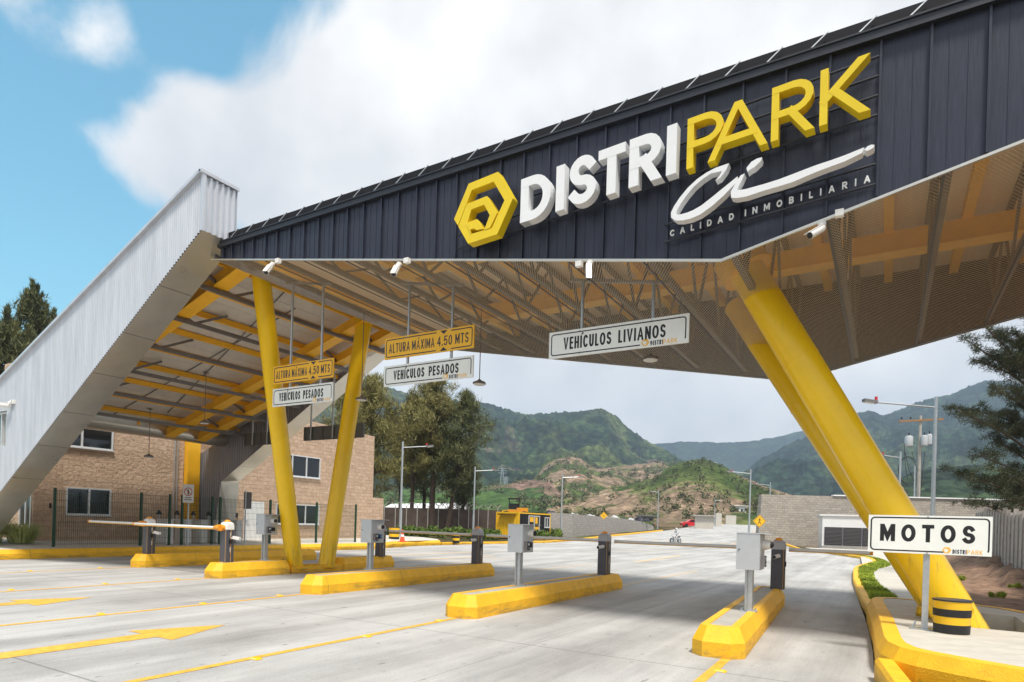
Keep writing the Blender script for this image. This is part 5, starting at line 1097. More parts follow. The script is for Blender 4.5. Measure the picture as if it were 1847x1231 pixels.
tr.build('trunk', BARK, t, smooth=True); lf.build('crown', PINE, t)
def bush(lab, c, r, h, n, leaf, group, name='shrub', cat='shrub', ln=.14, wd=.05, up=.4):
    rng = random.Random(int(c[0]*31+c[1]*17)); t = MB(); c = Vector(c)
    for k in range(9):
        o_ = c+Vector((rng.uniform(-r, r)*.7, rng.uniform(-r, r)*.7, h*rng.uniform(.2, .75))); blades(t, rng, o_, h*.38, n//9, ln, wd, up)
    return tag(solo(t.build(name, leaf), c), lab, cat, group)
for i in range(16):
    u = 852+i*10+(i % 3)*3 if i < 6 else (705+ (i-6)*15); D = 57 if u < 900 else 61
    if u > 895 and u < 940: continue
    q = gp(u, D+(i % 2)*3); bush('leafy green shrub at the foot of the dark perimeter wall', q, .8, .5+.15*(i % 3), 600, BUSH, 'shrubs along the perimeter wall', ln=.3, wd=.09)
for i, u in enumerate((950, 966, 982, 1004)): q = gp(u, 55.5 if u < 990 else 61); bush('low green shrub in front of the black side of the site office', q, .6, .8, 420, BUSH, 'shrubs before the site office', ln=.28, wd=.06, up=.9)
q = gp(1838, 27); bush('dark green bush behind the right precast fence', (4.9, 26.5, .6), .9, 1.9, 2600, CASD, None, ln=.16, wd=.05)
for x, y in ((2.3, 19), (3.0, 21.5), (2.0, 24), (2.6, 15.5), (3.1, 28)): bush('small tuft of weeds on the brown earth', (x, y, zr(x, y)), .18, .12, 300, GRASS, 'weed tufts on the earth', 'weed_tuft', 'weeds', .1, .012, .8)
for x, y in ((.32, 7.45), (.42, 6.9)): bush('small tuft of weeds in the gutter beside the front kerb', (x, y, -.02), .08, .12, 120, GRASS, 'weed tufts in the gutter', 'weed_tuft', 'weeds', .09, .006, 1.2)
def ograss(lab, c, r, h, n, seed):
    rng = random.Random(seed); mb = MB(); c = Vector(c)
    for _ in range(n):
        a = rng.random()*6.283; l = h*rng.uniform(.5, 1.1); o_ = r*rng.uniform(.3, 1.2); p0 = c+Vector((math.cos(a), math.sin(a), 0))*rng.uniform(0, .45*r); p1 = p0+Vector((math.cos(a)*o_*.4, math.sin(a)*o_*.4, l*.75)); p2 = p0+Vector((math.cos(a)*o_, math.sin(a)*o_, l*rng.uniform(.25, 1.0))); s_ = Vector((-math.sin(a), math.cos(a), 0))*.008
        mb.add([p0-s_, p0+s_, p1+s_, p1-s_, p2], [(0, 1, 2, 3), (3, 2, 4)])
    return tag(solo(mb.build('ornamental_grass', ORNA), c), lab, 'ornamental grass', 'ornamental grass clumps')
ograss('fountain grass clump below the sloping silver leg, partly cut by the picture edge', (-25.4, 9.0, .4), 1.0, 1.15, 900, 1); ograss('smaller fountain grass clump at the corner of the brown block wall', (-25.3, 10.0, .4), .8, .8, 600, 2)

# ------------------------------------------------------------------ street furniture further off
def lamp(lab, u, vtop, D, arm, n=1):
    b = gp(u, D); top = pt(u, vtop, D).z; t = thing('street_lamp', lab, 'street lamp', b, 'street lamps'); H_ = top
    mb = MB(); mb.tube([b, b+UP*((H_-b.z)*.33)], .095, 12); mb.tube([b+UP*((H_-b.z)*.33), Vector((b.x, b.y, H_))], [.075, .06], 12); mb.build('pole', GALV, t, smooth=True)
    mb = MB(); mb.tube([b, b+UP*.04], .22, 12); mb.build('base_plate', GALV, t)
    za = Vector((b.x, b.y, H_-.38)); e = za+RT*arm+UP*.12; mb = MB(); mb.tube([za, e], .03, 8); am = mb.build('arm', GALV, t)
    s = 1 if arm > 0 else -1; mb = MB(); mb.obox(e+RT*s*.22+UP*.03, RT*.24+UP*.03*s, FW*.1, UP*.05); hd = mb.build('lamp_head', GREY, t)
    mb = MB(); mb.obox(e+RT*s*.24-UP*.025, RT*.16+UP*.02*s, FW*.085, UP*.012); mb.build('lens', LENSM, hd)
    mb = MB(); mb.tube([e+UP*.08, e+UP*.2], .05, 10); mb.build('photocell', RED, hd)
lamp('street lamp with arm to the right, in front of the casuarina row', 722.5, 797, 41.2, 1.55)
lamp('thin street lamp at the right edge of the casuarina row', 854, 842, 55, 1.6)
lamp('street lamp standing before the grey block retaining wall', 1012, 855, 62, 1.6)
lamp('street lamp at the far end of the grey retaining wall', 1186, 884, 99, -1.2)
lamp('distant street lamp by the white boundary walls', 1288, 900, 135, 1.5)
lamp('street lamp with arm to the left, above the pedestrian sign', 1351, 847, 57, -1.7)
lamp('street lamp sticking up behind the tall pale wall at its left end', 1387, 870, 76, -1.8)
lamp('largest street lamp, right of the utility pole, behind the MOTOS sign', 1681, 716, 22.7, -2.15)
lamp('street lamp behind the leaning columns, half hidden', 1620, 815, 40, -1.1)
def warn(lab, u, D, vc, size, fig):
    b = gp(u, D); c = pt(u, vc, D); t = thing('warning_sign', lab, 'sign', b); mb = MB(); bb = b+FW*.06; mb.tube([bb, Vector((bb.x, bb.y, c.z+size*.2))], .03, 8); mb.build('pole', GALV, t)
    mb = MB(); mb.obox(c, (RT+UP)*size/2*.707, (UP-RT)*size/2*.707, FW*.01); bd = mb.build('board', SIGNY, t); h = size*.707; og = c-FW*.012
    mb = MB(); k = h*.88; put(mb, [strip_quads([(0, k), (-k, 0), (0, -k), (k, 0), (0, k)], h*.05, False)], og, RT, UP, -FW, 0, .001)
    if fig:
        s = h*.5
        put(mb, [strip_quads([(.02*s, .75*s), (-.05*s, 0), (-.4*s, -.85*s)], .2*s, False), strip_quads([(-.05*s, 0), (.2*s, -.4*s), (.3*s, -.9*s)], .18*s, False), strip_quads([(0, .65*s), (.4*s, .35*s), (.55*s, .1*s)], .13*s, False), strip_quads([(0, .65*s), (-.35*s, .35*s), (-.55*s, .3*s)], .13*s, False), [[Vector((.05*s+.14*s*math.cos(R(a)), .98*s+.14*s*math.sin(R(a)))) for a in range(0, 360, 40)]]], og, RT, UP, -FW, 0, .001)
    else:
        s = h*.5; put(mb, [strip_quads([(-.6*s, -.35*s), (-.2*s, -.15*s), (.2*s, -.35*s), (.6*s, -.3*s)], .2*s, False), strip_quads([(0, -.1*s), (.05*s, .45*s)], .25*s, False), [[Vector((.05*s+.16*s*math.cos(R(a)), .7*s+.16*s*math.sin(R(a)))) for a in range(0, 360, 40)]]], og, RT, UP, -FW, 0, .001)
    mb.build('symbol', BLACK, bd)
warn('yellow diamond pedestrian sign above the grey kiosk box at the right', 1370, 46, 940.5, .68, True)
warn('small yellow diamond sign in front of the grey retaining wall', 1089, 66, 930.5, .58, False)
# utility pole with transformers
b = gp(1654, 62); t = thing('utility_pole', 'concrete utility pole with grey transformers, seen beside the leaning columns', 'utility pole', b)
top = pt(1657, 750, 62).z; mb = MB(); mb.tube([b, Vector((b.x, b.y, top))], [.2, .13], 14); mb.build('pole', CONC, t, smooth=True)
mb = MB(); a = pt(1619, 761, 62); c = pt(1699, 757, 62); mb.bar(a-FW*.2, c-FW*.2, .14, .18); mb.build('crossarm', WOOD, t)
for u in (1624, 1640, 1688):
    mb = MB(); q = pt(u, 757, 62)-FW*.2; mb.lathe(q, [(.06, 0), (.09, .06), (.05, .1), (.09, .16), (.04, .22)], 10); mb.build('insulator', BLACK, t)
for u, v, r_ in ((1638, 796, .36), (1666, 795, .3), (1675, 793, .24)):
    q = pt(u, v, 61.7)-FW*.1; mb = MB(); mb.lathe(q-UP*.5, [(r_*.95, 0), (r_, .08), (r_, .85), (r_*.9, .95), (.12, 1.02)], 18); tf = mb.build('transformer', CABI, t, smooth=True)
    mb = MB(); mb.tube([q+UP*.5, q+UP*.78], .06, 8); mb.build('bushing', BLACK, tf)
mb = MB()
for (u0, v0, u1, v1, u2, v2) in ((1632, 815, 1640, 850, 1650, 870), (1645, 815, 1650, 835, 1655, 850), (1668, 815, 1664, 850, 1660, 900), (1637, 865, 1633, 840, 1631, 800)): mb.tube([pt(u0, v0, 61.6), pt(u1, v1, 61.5), pt(u2, v2, 61.6)], .025, 5)
for k in range(2): mb.tube([pt(1650, 848+k*2, 61.5)+(RT*math.cos(x)*.9-RT*.7+UP*math.sin(x)*1.3) for x in [1+i*.3 for i in range(14)]], .03, 5)
mb.build('cable', BLACK, t)
mb = MB(); mb.tube([pt(1650, 840, 61.6), pt(1648, 985, 61.6)], .07, 8); mb.build('riser_pipe', GALV, t)
# red windsock-like marker on the wall is left as a small orange lamp
# rider on a motorcycle, far off on the road
import bmesh
def skin_mesh(verts, edges, radii, root=0, sub=2):
    me = bpy.data.meshes.new('body'); me.from_pydata(verts, edges, []); o = bpy.data.objects.new('body', me); col.objects.link(o)
    o.modifiers.new('s', 'SKIN'); sk = me.skin_vertices[0].data
    for i, r_ in enumerate(radii): sk[i].radius = (r_, r_); sk[i].use_root = (i == root)
    sm = o.modifiers.new('u', 'SUBSURF'); sm.levels = sub
    dg = bpy.context.evaluated_depsgraph_get(); ev = o.evaluated_get(dg); m2 = bpy.data.meshes.new_from_object(ev); vs = [tuple(v.co) for v in m2.vertices]; fs = [tuple(p.vertices) for p in m2.polygons]
    bpy.data.objects.remove(o); return vs, fs
rb_ = gp(1219, 57.5); 
bike = thing('motorcycle', 'small pale motorcycle far off on the concrete road', 'motorcycle', rb_)
def loc(a, s, z): return rb_+Vector((-.45, -.89, 0))*a+Vector((.89, -.45, 0))*s+UP*z       # a = forward (towards the gate)
for a in (-.62, .62):
    mb = MB(); ring = [loc(a+.26*math.cos(R(q)), 0, .3+.26*math.sin(R(q))) for q in range(0, 361, 24)]; mb.tube(ring, .055, 8, False); wh = mb.build('wheel', TIRE, bike, smooth=True)
    mb = MB(); mb.tube([loc(a, -.05, .3), loc(a, .05, .3)], .19, 16); mb.build('rim', GALV, wh)
mb = MB(); mb.tube([loc(-.6, 0, .5), loc(-.2, 0, .62), loc(.1, 0, .8), loc(.35, 0, .72)], [.1, .14, .17, .1], 10); mb.tube([loc(-.1, 0, .3), loc(.2, 0, .35)], .17, 10); mb.tube([loc(.62, 0, .3), loc(.42, 0, .95)], .04, 8); mb.tube([loc(.4, -.33, 1.02), loc(.42, 0, .97), loc(.4, .33, 1.02)], .02, 8); mb.build('frame', TARPW, bike, smooth=True)
mb = MB(); mb.tube([loc(-.7, 0, .74), loc(-.35, 0, .76), loc(.02, 0, .78)], [.08, .12, .09], 10); mb.build('seat', BLACK, bike, smooth=True)
mb = MB(); mb.tube([loc(.5, 0, .86), loc(.58, 0, .86)], .09, 12); mb.build('headlight', LENSM, bike)
P = [loc(-.28, 0, .86), loc(-.24, 0, 1.1), loc(-.18, 0, 1.34), loc(-.15, 0, 1.45), loc(-.12, 0, 1.52), loc(-.16, .19, 1.38), loc(.02, .27, 1.16), loc(.34, .3, 1.06), loc(-.16, -.19, 1.38), loc(.02, -.27, 1.16), loc(.34, -.3, 1.06), loc(-.2, .12, .84), loc(.14, .2, .74), loc(.02, .2, .36), loc(.12, .2, .28), loc(-.2, -.12, .84), loc(.14, -.2, .74), loc(.02, -.2, .36), loc(.12, -.2, .28)]
Ed = [(0, 1), (1, 2), (2, 3), (3, 4), (2, 5), (5, 6), (6, 7), (2, 8), (8, 9), (9, 10), (0, 11), (11, 12), (12, 13), (13, 14), (0, 15), (15, 16), (16, 17), (17, 18)]
Rr = [.15, .15, .16, .07, .06, .075, .055, .04, .075, .055, .04, .1, .085, .06, .05, .1, .085, .06, .05]
vs_, fs_ = skin_mesh([tuple(p) for p in P], Ed, Rr); per = thing('person', 'person in pale clothing and a white helmet riding the motorcycle', 'person', rb_); per.scale = bike.scale = (.8, .8, .8)
mb = MB(); mb.add(vs_, fs_); mb.build('body', TARPW, per, smooth=True)
mb = MB(); mb.lathe(loc(-.1, 0, 1.5), [(.05, 0), (.11, .04), (.135, .12), (.12, .22), (.06, .27), (.01, .28)], 16); mb.build('helmet', WHITE, per, smooth=True)
mb = MB(); mb.obox(loc(.02, 0, 1.62), Vector((-.45, -.89, 0))*.02, Vector((.89, -.45, 0))*.085, UP*.05); mb.build('visor', BLACK, per)

# ------------------------------------------------------------------ right-hand walls
def rl_(u, D): q = pt(u, 942.5+.03*(u-914), D); return Vector((q.x, q.y, 0))
t = thing('block_retaining_wall', 'tall pale stone block wall behind the leaning columns at the right', 'wall', rl_(1600, 60))
a, b = rl_(1372, 61.5), rl_(2300, 58); ztop = 5.08; mb = MB()
lo_a = a-RT*.25
mb.add([lo_a-FW*.2+UP*-.3, b-FW*.2+UP*-.3, b+UP*ztop, a+UP*ztop, lo_a+FW*.8+UP*-.3, b+FW*.8+UP*-.3, b+FW*.7+UP*ztop, a+FW*.7+UP*ztop], [(0, 1, 2, 3), (3, 2, 6, 7), (0, 3, 7, 4), (1, 5, 6, 2)]); mb.build('wall_face', WALL_R, t)
mb = MB(); c1 = rl_(1500, 61); mb.add([c1-FW*.15+UP*(ztop+.003), b-FW*.15+UP*(ztop+.003), b-FW*.15+UP*(ztop+.12), c1-FW*.15+UP*(ztop+.12), c1+FW*.3+UP*(ztop+.003), b+FW*.3+UP*(ztop+.003), b+FW*.3+UP*(ztop+.12), c1+FW*.3+UP*(ztop+.12)], [(0, 1, 2, 3), (3, 2, 6, 7), (0, 3, 7, 4)]); mb.build('coping', WHITE, t)
t = thing('service_shed', 'white service shed with dark louvred doors in front of the tall pale wall', 'shed', rl_(1560, 56))
c0 = rl_(1483, 57); W_ = 9.4; mb = MB(); z0, z1 = -.1, 3.05
SA = R(17); SR = RT*math.cos(SA)-FW*math.sin(SA); SF = FW*math.cos(SA)+RT*math.sin(SA)
def sb(mb, a, b_, d0, d1, za, zb): mb.obox(c0+SR*(a+b_)/2+SF*(d0+d1)/2+UP*(za+zb)/2, SR*(b_-a)/2, SF*(d1-d0)/2, UP*(zb-za)/2)
sb(mb, 0, W_, 0, 2, z0, z1); mb.build('body', WHITE, t)
mb = MB(); sb(mb, -.25, W_+.25, -.12, 2.1, z1, z1+.14); mb.build('roof', WHITE, t)
for i in range(6):
    a = .18+i*1.52; mb = MB(); sb(mb, a, a+1.48, -.05, -.002, .42, 2.05); lv = mb.build('louvre_door', POSTB, t); mb = MB()
    for k in range(13): mb.obox(c0+SR*(a+.74)-SF*.075+UP*(.55+k*.12), SR*.66, SF*.035+UP*-.03, UP*.014)
    mb.build('louvre', GREY, lv)
mb = MB(); sb(mb, -.05, W_+.05, -.12, -.003, z0, .36); mb.build('plinth', CONC, t)
# precast fence
t = thing('precast_fence', 'grey precast concrete panel fence stepping along the brown earth at the right', 'fence', (3.55, 25, .3))
y = 13.5
PREC = mat('precast_concrete', (.40, .36, .33), .85, var=.14, nscale=5, bump=.2, bscale=40, grime=.3)
while y < 36:
    z = round((zr(3.55, y)-.04)/.12)*.12; mb = MB(); h_ = 2.0; mb.box(3.5, 3.62, y-.06, y+.06, z-.3, z+h_+.06+(.1 if int(y*7) % 3 == 0 else 0)); mb.build('post', PREC, t)
    if y+.72 < 36:
        mb = MB()
        for k in range(9): mb.box(3.54, 3.585, y+.061, y+.659, z-.1+k*.232, z-.1+k*.232+.218)
        mb.box(3.555, 3.57, y+.061, y+.659, z-.1, z+h_-.05); mb.build('panel', PREC, t)
    y += .72
# ------------------------------------------------------------------ left background: perimeter wall, office, retaining wall
t = thing('perimeter_wall', 'dark stained perimeter wall with wire posts behind the casuarina trunks', 'wall', (-42, 48, .3))
W0, W1 = gp(640, 62), gp(905, 70); n = 14; mb = MB(); d = (W1-W0); dn = Vector((-d.y, d.x, 0)).normalized(); mb.add([W0-UP, W1-UP, W1+UP*2.45, W0+UP*2.45, W0-UP+dn*.25, W1-UP+dn*.25, W1+UP*2.45+dn*.25, W0+UP*2.45+dn*.25], [(0, 1, 2, 3), (3, 2, 6, 7), (0, 3, 7, 4), (1, 5, 6, 2)]); mb.build('wall_face', BRNW, t)
for i in range(n):
    p = W0+d*(i+.5)/n-dn*.05; mb = MB(); mb.tube([p-UP*.3, p+UP*2.6], .05, 8); dd = d.normalized()
    for s in (-1, 1): mb.tube([p+UP*2.6, p+UP*3.0+dd*s*.42], .03, 6)
    mb.build('wire_post', CONC, t)
mb = MB()
for s, z in ((-.4, 2.95), (0.4, 2.95), (-.2, 2.8), (.2, 2.8)): mb.tube([W0+UP*z+d.normalized()*s, W1+UP*z+d.normalized()*s], .008, 4, False)
mb.build('barbed_wire', GREY, t)
mb = MB(); a, b = pt(690, 921, 118), pt(842, 919, 118); hw = Vector((a.x, a.y, 0)); hb = Vector((b.x, b.y, 0)); mb.add([hw, hb, hb+UP*(b.z+.4), hw+UP*(a.z+.4), hw+FW*9, hb+FW*9, hb+FW*9+UP*(b.z+1.5), hw+FW*9+UP*(a.z+1.5)], [(0, 1, 2, 3), (3, 2, 6, 7), (0, 3, 7, 4), (1, 5, 6, 2)]); tag(solo(mb.build('low_warehouse', WHITE), hw), 'long low white roofed building just visible over the dark perimeter wall', 'building')
# yellow and black site office
q = gp(936, 57); X, Y, Z = q.x, q.y, q.z+.12; t = thing('site_office', 'yellow and black container office with white windows beside the road', 'container office', (X, Y, Z)); wd_, ln_, hh = 2.45, 6.3, 2.3
mb = MB(); p = .14; k = 0; yy = Y+.1
while yy < Y+ln_-.1:
    e = min(yy+p, Y+ln_-.1); x0 = X-.03 if k % 2 else X-.075; mb.quad((x0, yy, Z+.1), (x0, e, Z+.1), (x0, e, Z+hh-.1), (x0, yy, Z+hh-.1)); x1 = X-.075 if k % 2 else X-.03; mb.quad((x0, e, Z+.1), (x1, e, Z+.1), (x1, e, Z+hh-.1), (x0, e, Z+hh-.1)); yy = e; k += 1
mb.build('side_cladding', BLACK, t)
mb = MB(); p = .16; k = 0; xx = X-wd_+.1
while xx < X-.1:
    e = min(xx+p, X-.1); y0 = Y+.03 if k % 2 else Y+.07; y1 = Y+.07 if k % 2 else Y+.03; mb.quad((xx, y0, Z+.1), (e, y0, Z+.1), (e, y0, Z+hh-.1), (xx, y0, Z+hh-.1)); mb.quad((e, y0, Z+.1), (e, y1, Z+.1), (e, y1, Z+hh-.1), (e, y0, Z+hh-.1)); xx = e; k += 1
mb.build('end_cladding', YEL, t)
mb = MB()
for x in (X-wd_, X-.12):
    for y in (Y, Y+ln_-.12): mb.box(x, x+.12, y, y+.12, Z, Z+hh)
for z in (Z, Z+hh-.12):
    mb.box(X-.121, X-.001, Y+.121, Y+ln_-.121, z, z+.12); mb.box(X-wd_+.121, X-.121, Y+.001, Y+.119, z, z+.12)
mb.build('frame', YEL, t)
mb = MB(); mb.box(X-wd_+.05, X-.13, Y+.13, Y+ln_, Z+hh-.04, Z+hh-.001); mb.build('roof', YEL, t)
window_x(t, X, Y+1.75, Y+3.9, Z+.45, Z+2.05, 1, fw=.08); window_x(t, X, Y+5.0, Y+6.0, Z+.95, Z+1.95, 1, fw=.07)
mb = MB(); mb.box(X-wd_+.4, X-.35, Y-.35, Y+.02, Z+hh-.28, Z+hh-.22); mb.build('canopy', BLACK, t)
for (a, b_, c_, d_) in ((1.9, 2.6, 1.45, 1.9), (2.95, 3.4, 1.3, 1.9), (2.9, 3.7, .75, 1.0)): mb = MB(); mb.box(X+.07, X+.08, Y+a, Y+b_, Z+c_, Z+d_); mb.build('notice', SIGNY, t)
# retaining wall on the left of the far road and the fill behind it
RWp = [(gp(946, 66.5), 2.75), (gp(992, 64), 2.72), (gp(1035, 66), 2.7), (gp(1075, 73), 2.62), (gp(1121, 83), 2.6), (gp(1160, 92), 2.3), (gp(1181, 100), 1.75)]
t = thing('block_retaining_wall', 'long grey block wall left of the far road, sinking into the slope', 'wall', RWp[2][0]); mb = MB()
for (p, z), (p2, z2) in zip(RWp, RWp[1:]): mb.add([p-UP*.4, p2-UP*.4, Vector((p2.x-.25, p2.y, z2)), Vector((p.x-.25, p.y, z)), Vector((p2.x-.7, p2.y, z2)), Vector((p.x-.7, p.y, z))], [(0, 1, 2, 3), (3, 2, 4, 5)])
mb.build('wall_face', WALL_L, t)
mb = MB(); bk = [gp(900, 92), gp(960, 95), gp(1010, 100), gp(1060, 112), gp(1110, 125), gp(1160, 130), gp(1185, 135)]
for i, ((p, z), q) in enumerate(zip(RWp, bk)): mb.v += [(p.x-.7, p.y, z-.06), (q.x, q.y, q.z+1.2+.6*math.sin(i*2))]
for i in range(len(RWp)-1): mb.f.append((2*i, 2*i+2, 2*i+3, 2*i+1))
tag(mb.build('terrace', HILLN), kind='structure')
rng = random.Random(77)
for i in range(13):
    f = i/12; u = 992+175*f; D = 69+26*f; c = pt(u, 928+9*f, D); r_ = rng.uniform(.3, .7); mb = MB(); rings = 6; sg = 10
    vs = []; 
    for j in range(rings):
        for k in range(sg): ph = j/(rings-1)*1.5; a = k/sg*6.283; d = Vector((math.cos(a)*math.cos(ph)*1.5, math.sin(a)*math.cos(ph), math.sin(ph)*1.1)); d *= r_*(1+.6*mn.noise(d*2.1+Vector((i*7, 0, 0)))); vs.append(c-UP*.35+d)
    mb.add(vs, [(j*sg+k, j*sg+(k+1) % sg, (j+1)*sg+(k+1) % sg, (j+1)*sg+k) for j in range(rings-1) for k in range(sg)])
    dk = rng.random() < .5
    tag(solo(mb.build('covered_heap', TARPD if dk else TARPW), c-UP*.35), ('dark' if dk else 'pale')+' crumpled heap of stored goods on top of the grey retaining wall', 'heap', ('dark' if dk else 'pale')+' heaps on the retaining wall')
# wheel loader standing on the fill behind the office
q = pt(925, 925, 84); t = thing('wheel_loader', 'yellow wheel loader with a black cab above the container office', 'loader', q); k = q
def lb(mb, a, b, c, d, e, f): mb.obox(k+RT*(a+b)/2+FW*(c+d)/2+UP*(e+f)/2, RT*(b-a)/2, FW*(d-c)/2, UP*(f-e)/2)
mb = MB(); lb(mb, .5, 2.0, -.8, .8, -.1, .65); lb(mb, -.7, .5, -.7, .7, -.3, .4); mb.build('body', ORNG, t)
mb = MB()
for a, b_ in ((-.55, -.45), (.75, .85)):
    for c_, d_ in ((-.7, -.6), (.6, .7)): lb(mb, a, b_, c_, d_, .5, 1.75)
lb(mb, -.7, 1.0, -.8, .8, 1.75, 1.9); lb(mb, -.45, .75, -.55, .55, .5, 1.2); mb.build('cab', BLACK, t)
mb = MB(); mb.bar(k+RT*-.6+UP*.2, k+RT*-2.6+UP*-.1, .3, .35); mb.build('lift_arm', YSTEEL, t)
mb = MB(); lb(mb, -3.5, -2.6, -1, 1, -.5, .2); mb.build('bucket', GREY, t)
for a in (-.9, 1.5):
    for c_ in (-1, .75): mb = MB(); mb.tube([k+RT*a+FW*c_-UP*.45, k+RT*a+FW*(c_+.3)-UP*.45], .65, 18); mb.build('wheel', TIRE, t)
# gatehouse walls, small house, green screen, grey hut, red car
def blk(name, lab, cat, u, D, w_, h_, dp, m_, dz=0, roof=None):
    c = gp(u, D, dz); t = thing(name, lab, cat, c); mb = MB(); mb.obox(c+UP*h_/2+FW*dp/2, RT*w_/2, FW*dp/2, UP*(h_/2+.15)); mb.build('wall', m_, t)
    if roof: mb = MB(); mb.obox(c+UP*(h_+.27)+FW*dp/2, RT*(w_/2+.5), FW*(dp/2+.5), UP*.1); mb.build('roof', roof, t)
    return t, c
t, c = blk('grey_hut', 'small grey corrugated hut at the end of the grey retaining wall', 'hut', 1166, 118, 2.6, 1.5, 2, GREY, .1, GREY)
mb = MB(); mb.obox(c+RT*.5+UP*.9-FW*.01, RT*.5, FW*.01, UP*.35); mb.build('opening_shade', BLACK, t)  # flat black panel painting the shade inside a doorway, wall is not cut
t, c = blk('boundary_wall', 'white boundary wall left of the far road, with narrow pilasters', 'wall', 1270, 110, 3.2, 2.0, .3, CONCL, 0, CONC)
mb = MB()
for k in range(12): mb.obox(c+RT*(-1.5+.27*k)+UP*1.0-FW*.02, RT*.03, FW*.02, UP*.97)
mb.build('pilaster', CONCL, t)
blk('boundary_wall', 'white end wall beside the distant street lamp', 'wall', 1296, 130, 1.2, 2.6, .6, CONCL)
blk('boundary_wall', 'low white wall before the small white house', 'wall', 1318, 158, 2.6, 2.1, .4, CONCL)
t, c = blk('white_house', 'small white house with a flat overhanging roof up the far road', 'house', 1334, 190, 3.6, 4.4, 4, WHITE, .4, WHITE)
for s in (-.8, .5): mb = MB(); mb.obox(c+RT*s+UP*3.3-FW*.02, RT*.3, FW*.02, UP*.4); mb.build('window', GLASS, t)
t, c = blk('screen_fence', 'dark green screen fence beside the small white house', 'fence', 1350, 178, 5.0, 2.3, .1, GREENP)
t, c = blk('hillside_house', 'white house among trees on the crest of the near hill', 'house', 1270, 332, 9.5, 2.6, 6, WHITE, 26.2, WHITE)
for s in (-3, -1, 1.2, 3): mb = MB(); mb.obox(c+RT*s+UP*1.4-FW*.02, RT*.6, FW*.02, UP*.55); mb.build('window', GLASS, t)
q = gp(1249, 117); t = thing('parked_car', 'red car parked beside the far road', 'car', q); k = q
mb = MB(); side = [(-2.1, .3), (-2.15, .75), (-1.9, .9), (-1.2, .98), (-.55, 1.42), (.75, 1.45), (1.5, 1.0), (2.05, .9), (2.15, .5), (2.1, .3)]
vs = [k+RT*a+FW*c_+UP*b_ for c_ in (-.82, .82) for a, b_ in side]; n = len(side); mb.add(vs, [tuple(range(n)), tuple(range(2*n-1, n-1, -1))]+[(i, i+n, (i+1) % n+n, (i+1) % n) for i in range(n)]); bd = mb.build('body', RED, t)
mb = MB(); gs = [(-1.0, .98), (-.5, 1.34), (.7, 1.37), (1.25, 1.0)]; mb.add([k+RT*a-FW*.826+UP*b_ for a, b_ in gs], [(0, 1, 2, 3)]); mb.build('window', GLASS, bd)
for a in (-1.35, 1.35):
    for c_ in (-.85, .65): mb = MB(); mb.tube([k+RT*a+FW*c_+UP*.33, k+RT*a+FW*(c_+.2)+UP*.33], .33, 18); mb.build('wheel', TIRE, t)
# lattice pylons on the field hill
def pylon(lab, u, v0, v1, D):
    a = pt(u, v1, D); b = pt(u, v0, D); t = MB(); w0 = (b-a).length*.13
    for sx in (-1, 1):
        for sy in (-1, 1): t.bar(a+RT*sx*w0+FW*sy*w0, b+RT*sx*.4+FW*sy*.4, .3)
    for i in range(8):
        f, g_ = i/8, (i+1)/8
        for s in (-1, 1): t.bar(a+(b-a)*f+RT*s*w0*(1-f), a+(b-a)*g_-RT*s*w0*(1-g_), .18)
    for f in (.75, .86, .96): t.bar(a+(b-a)*f-RT*w0*1.6, a+(b-a)*f+RT*w0*1.6, .3)
    tag(solo(t.build('pylon', GALV), a), lab, 'pylon', 'lattice pylons on the field hill')
pylon('taller lattice pylon on the field hill', 906, 844, 882, 520); pylon('shorter lattice pylon just right of the taller one', 913, 860, 884, 500)

# ------------------------------------------------------------------ mountains
def hill(name, ridge, Dr, Db, m_, rough, seed, nu=190, nv=70, vb=None, prof_=1.15, tree=0.):
    mb = MB(); us = [ridge[0][0]+(ridge[-1][0]-ridge[0][0])*i/(nu-1) for i in range(nu)]
    for j in range(nv+8):
        for i, u in enumerate(us):
            v = lerp_tab(ridge, u); top = pt(u, v, Dr); f = j/(nv-1)
            if f <= 1:
                D = Db+(Dr-Db)*f; q = gp(u, D); z = q.z-.6+(top.z-q.z+.6)*f**prof_
                p3 = Vector((q.x, q.y, 0))*(1/Dr); amp = rough*math.sin(math.pi*min(1, f*.96))
                z += amp*(mn.fractal(p3*7+Vector((seed, 0, 0)), 1, 2.1, 5)*.9+ (1-abs(mn.noise(p3*11+Vector((0, seed, 0)))))*.7-.5)
                z += tree*(mn.noise(Vector((q.x, q.y, seed))*.16)+.7*mn.noise(Vector((q.x, q.y, seed))*.34))*min(1, f*6)
            else:
                D = Dr*(1+.05*(j-nv+1)); q = gp(u, D); z = top.z*(1-.14*(j-nv+1))
            mb.v.append((q.x, q.y, z))
    nr = nv+8
    for j in range(nr-1):
        for i in range(nu-1): a = j*nu+i; mb.f.append((a, a+1, a+nu+1, a+nu))
    tag(mb.build(name, m_, smooth=True), kind='structure')
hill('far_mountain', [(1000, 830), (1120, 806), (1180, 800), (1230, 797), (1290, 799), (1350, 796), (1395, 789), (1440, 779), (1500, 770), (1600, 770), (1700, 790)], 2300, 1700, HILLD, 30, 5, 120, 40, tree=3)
hill('mountain', [(250, 800), (400, 740), (560, 705), (660, 690), (690, 697), (720, 706), (780, 716), (851, 722), (876, 728), (928, 741), (951, 744), (1020, 746), (1085, 747), (1105, 757), (1130, 778), (1165, 797), (1200, 818), (1240, 842), (1290, 868), (1350, 892)], 1250, 520, HILLF, 60, 1, 300, 130, tree=4.5)
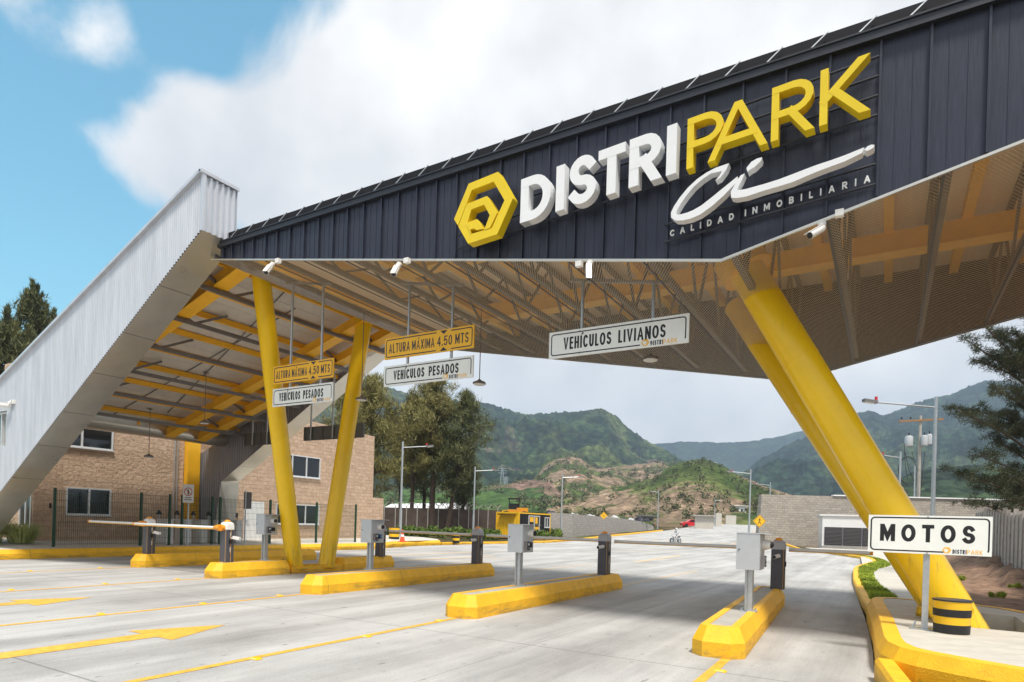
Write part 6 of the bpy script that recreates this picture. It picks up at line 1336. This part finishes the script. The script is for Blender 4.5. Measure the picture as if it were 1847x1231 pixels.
hill('mountain', [(1290, 893), (1345, 852), (1361, 835), (1383, 824), (1394, 820), (1450, 790), (1500, 766), (1544, 749), (1564, 746), (1585, 752), (1606, 744), (1660, 724), (1708, 713), (1735, 698), (1765, 689), (1800, 690), (1850, 702), (1950, 690), (2100, 720), (2300, 800)], 1500, 560, HILLD, 60, 9, 280, 120, tree=5)
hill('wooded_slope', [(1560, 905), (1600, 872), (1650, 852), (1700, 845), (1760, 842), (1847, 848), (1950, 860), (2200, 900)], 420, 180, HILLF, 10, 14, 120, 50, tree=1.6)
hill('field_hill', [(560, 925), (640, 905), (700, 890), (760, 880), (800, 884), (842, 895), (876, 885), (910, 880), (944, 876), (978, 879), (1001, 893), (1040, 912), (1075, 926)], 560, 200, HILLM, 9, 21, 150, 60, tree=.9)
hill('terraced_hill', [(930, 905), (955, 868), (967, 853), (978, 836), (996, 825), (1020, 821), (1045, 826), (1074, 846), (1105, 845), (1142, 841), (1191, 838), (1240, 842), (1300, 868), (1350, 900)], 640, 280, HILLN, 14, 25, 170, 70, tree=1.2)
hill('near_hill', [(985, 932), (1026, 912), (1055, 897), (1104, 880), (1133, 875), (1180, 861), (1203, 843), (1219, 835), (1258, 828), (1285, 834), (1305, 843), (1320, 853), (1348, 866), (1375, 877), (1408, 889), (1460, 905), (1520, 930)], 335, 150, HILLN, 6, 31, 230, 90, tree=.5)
# shrubs and small trees scattered on the near slopes, one kind of dense cover nobody could count
rng = random.Random(3); mb = MB(); lfm = MB()
def scatter(ridge, Dr, Db, seed, rough, tree, prof_, n, f0, f1, smin, smax):
    for _ in range(n):
        u = rng.uniform(ridge[0][0]+10, ridge[-1][0]-10); f = rng.uniform(f0, f1); v = lerp_tab(ridge, u); top = pt(u, v, Dr); D = Db+(Dr-Db)*f; q = gp(u, D); z = q.z-.6+(top.z-q.z+.6)*f**prof_
        p3 = Vector((q.x, q.y, 0))*(1/Dr); amp = rough*math.sin(math.pi*min(1, f*.96)); z += amp*(mn.fractal(p3*7+Vector((seed, 0, 0)), 1, 2.1, 5)*.9+(1-abs(mn.noise(p3*11+Vector((0, seed, 0)))))*.7-.5)
        if mn.noise(Vector((q.x, q.y, 5))*.03) < -.05: continue
        s = rng.uniform(smin, smax); blades(lfm, rng, Vector((q.x, q.y, z+s*.5)), s*.75, 26, s*.42, s*.16, .2)
NHR = [(985, 932), (1026, 912), (1055, 897), (1104, 880), (1133, 875), (1180, 861), (1203, 843), (1219, 835), (1258, 828), (1285, 834), (1305, 843), (1320, 853), (1348, 866), (1375, 877), (1408, 889), (1460, 905), (1520, 930)]
scatter(NHR, 335, 150, 31, 6, .5, 1.15, 850, .05, 1.0, .8, 2.1)
scatter([(560, 925), (640, 905), (700, 890), (760, 880), (800, 884), (842, 895), (876, 885), (910, 880), (944, 876), (978, 879), (1001, 893), (1040, 912), (1075, 926)], 560, 200, 21, 9, .9, 1.15, 500, .05, 1.0, 1.5, 3.2)
scatter([(930, 905), (955, 868), (967, 853), (978, 836), (996, 825), (1020, 821), (1045, 826), (1074, 846), (1105, 845), (1142, 841), (1191, 838), (1240, 842), (1300, 868), (1350, 900)], 640, 280, 25, 14, 1.2, 1.15, 600, .1, 1.0, 1.8, 4)
tag(lfm.build('hill_scrub', CASD), 'dark green scrub scattered over the near slopes', 'scrub', kind='stuff')

# ------------------------------------------------------------------ the air
mb = MB(); mb.box(-3300, 3300, -3300, 3300, -1.2, 620); hz_ = mb.build('haze', WHITE)
hm = bpy.data.materials.new('haze_air'); hm.use_nodes = True; t = hm.node_tree
for n_ in list(t.nodes):
    if n_.type != 'OUTPUT_MATERIAL': t.nodes.remove(n_)
pv = t.nodes.new('ShaderNodeVolumePrincipled'); pv.inputs['Color'].default_value = (.58, .76, 1, 1); pv.inputs['Density'].default_value = 2.7e-4; pv.inputs['Anisotropy'].default_value = .1
t.links.new(pv.outputs[0], t.nodes['Material Output'].inputs['Volume']); hz_.data.materials.clear(); hz_.data.materials.append(hm); tag(hz_, kind='stuff')
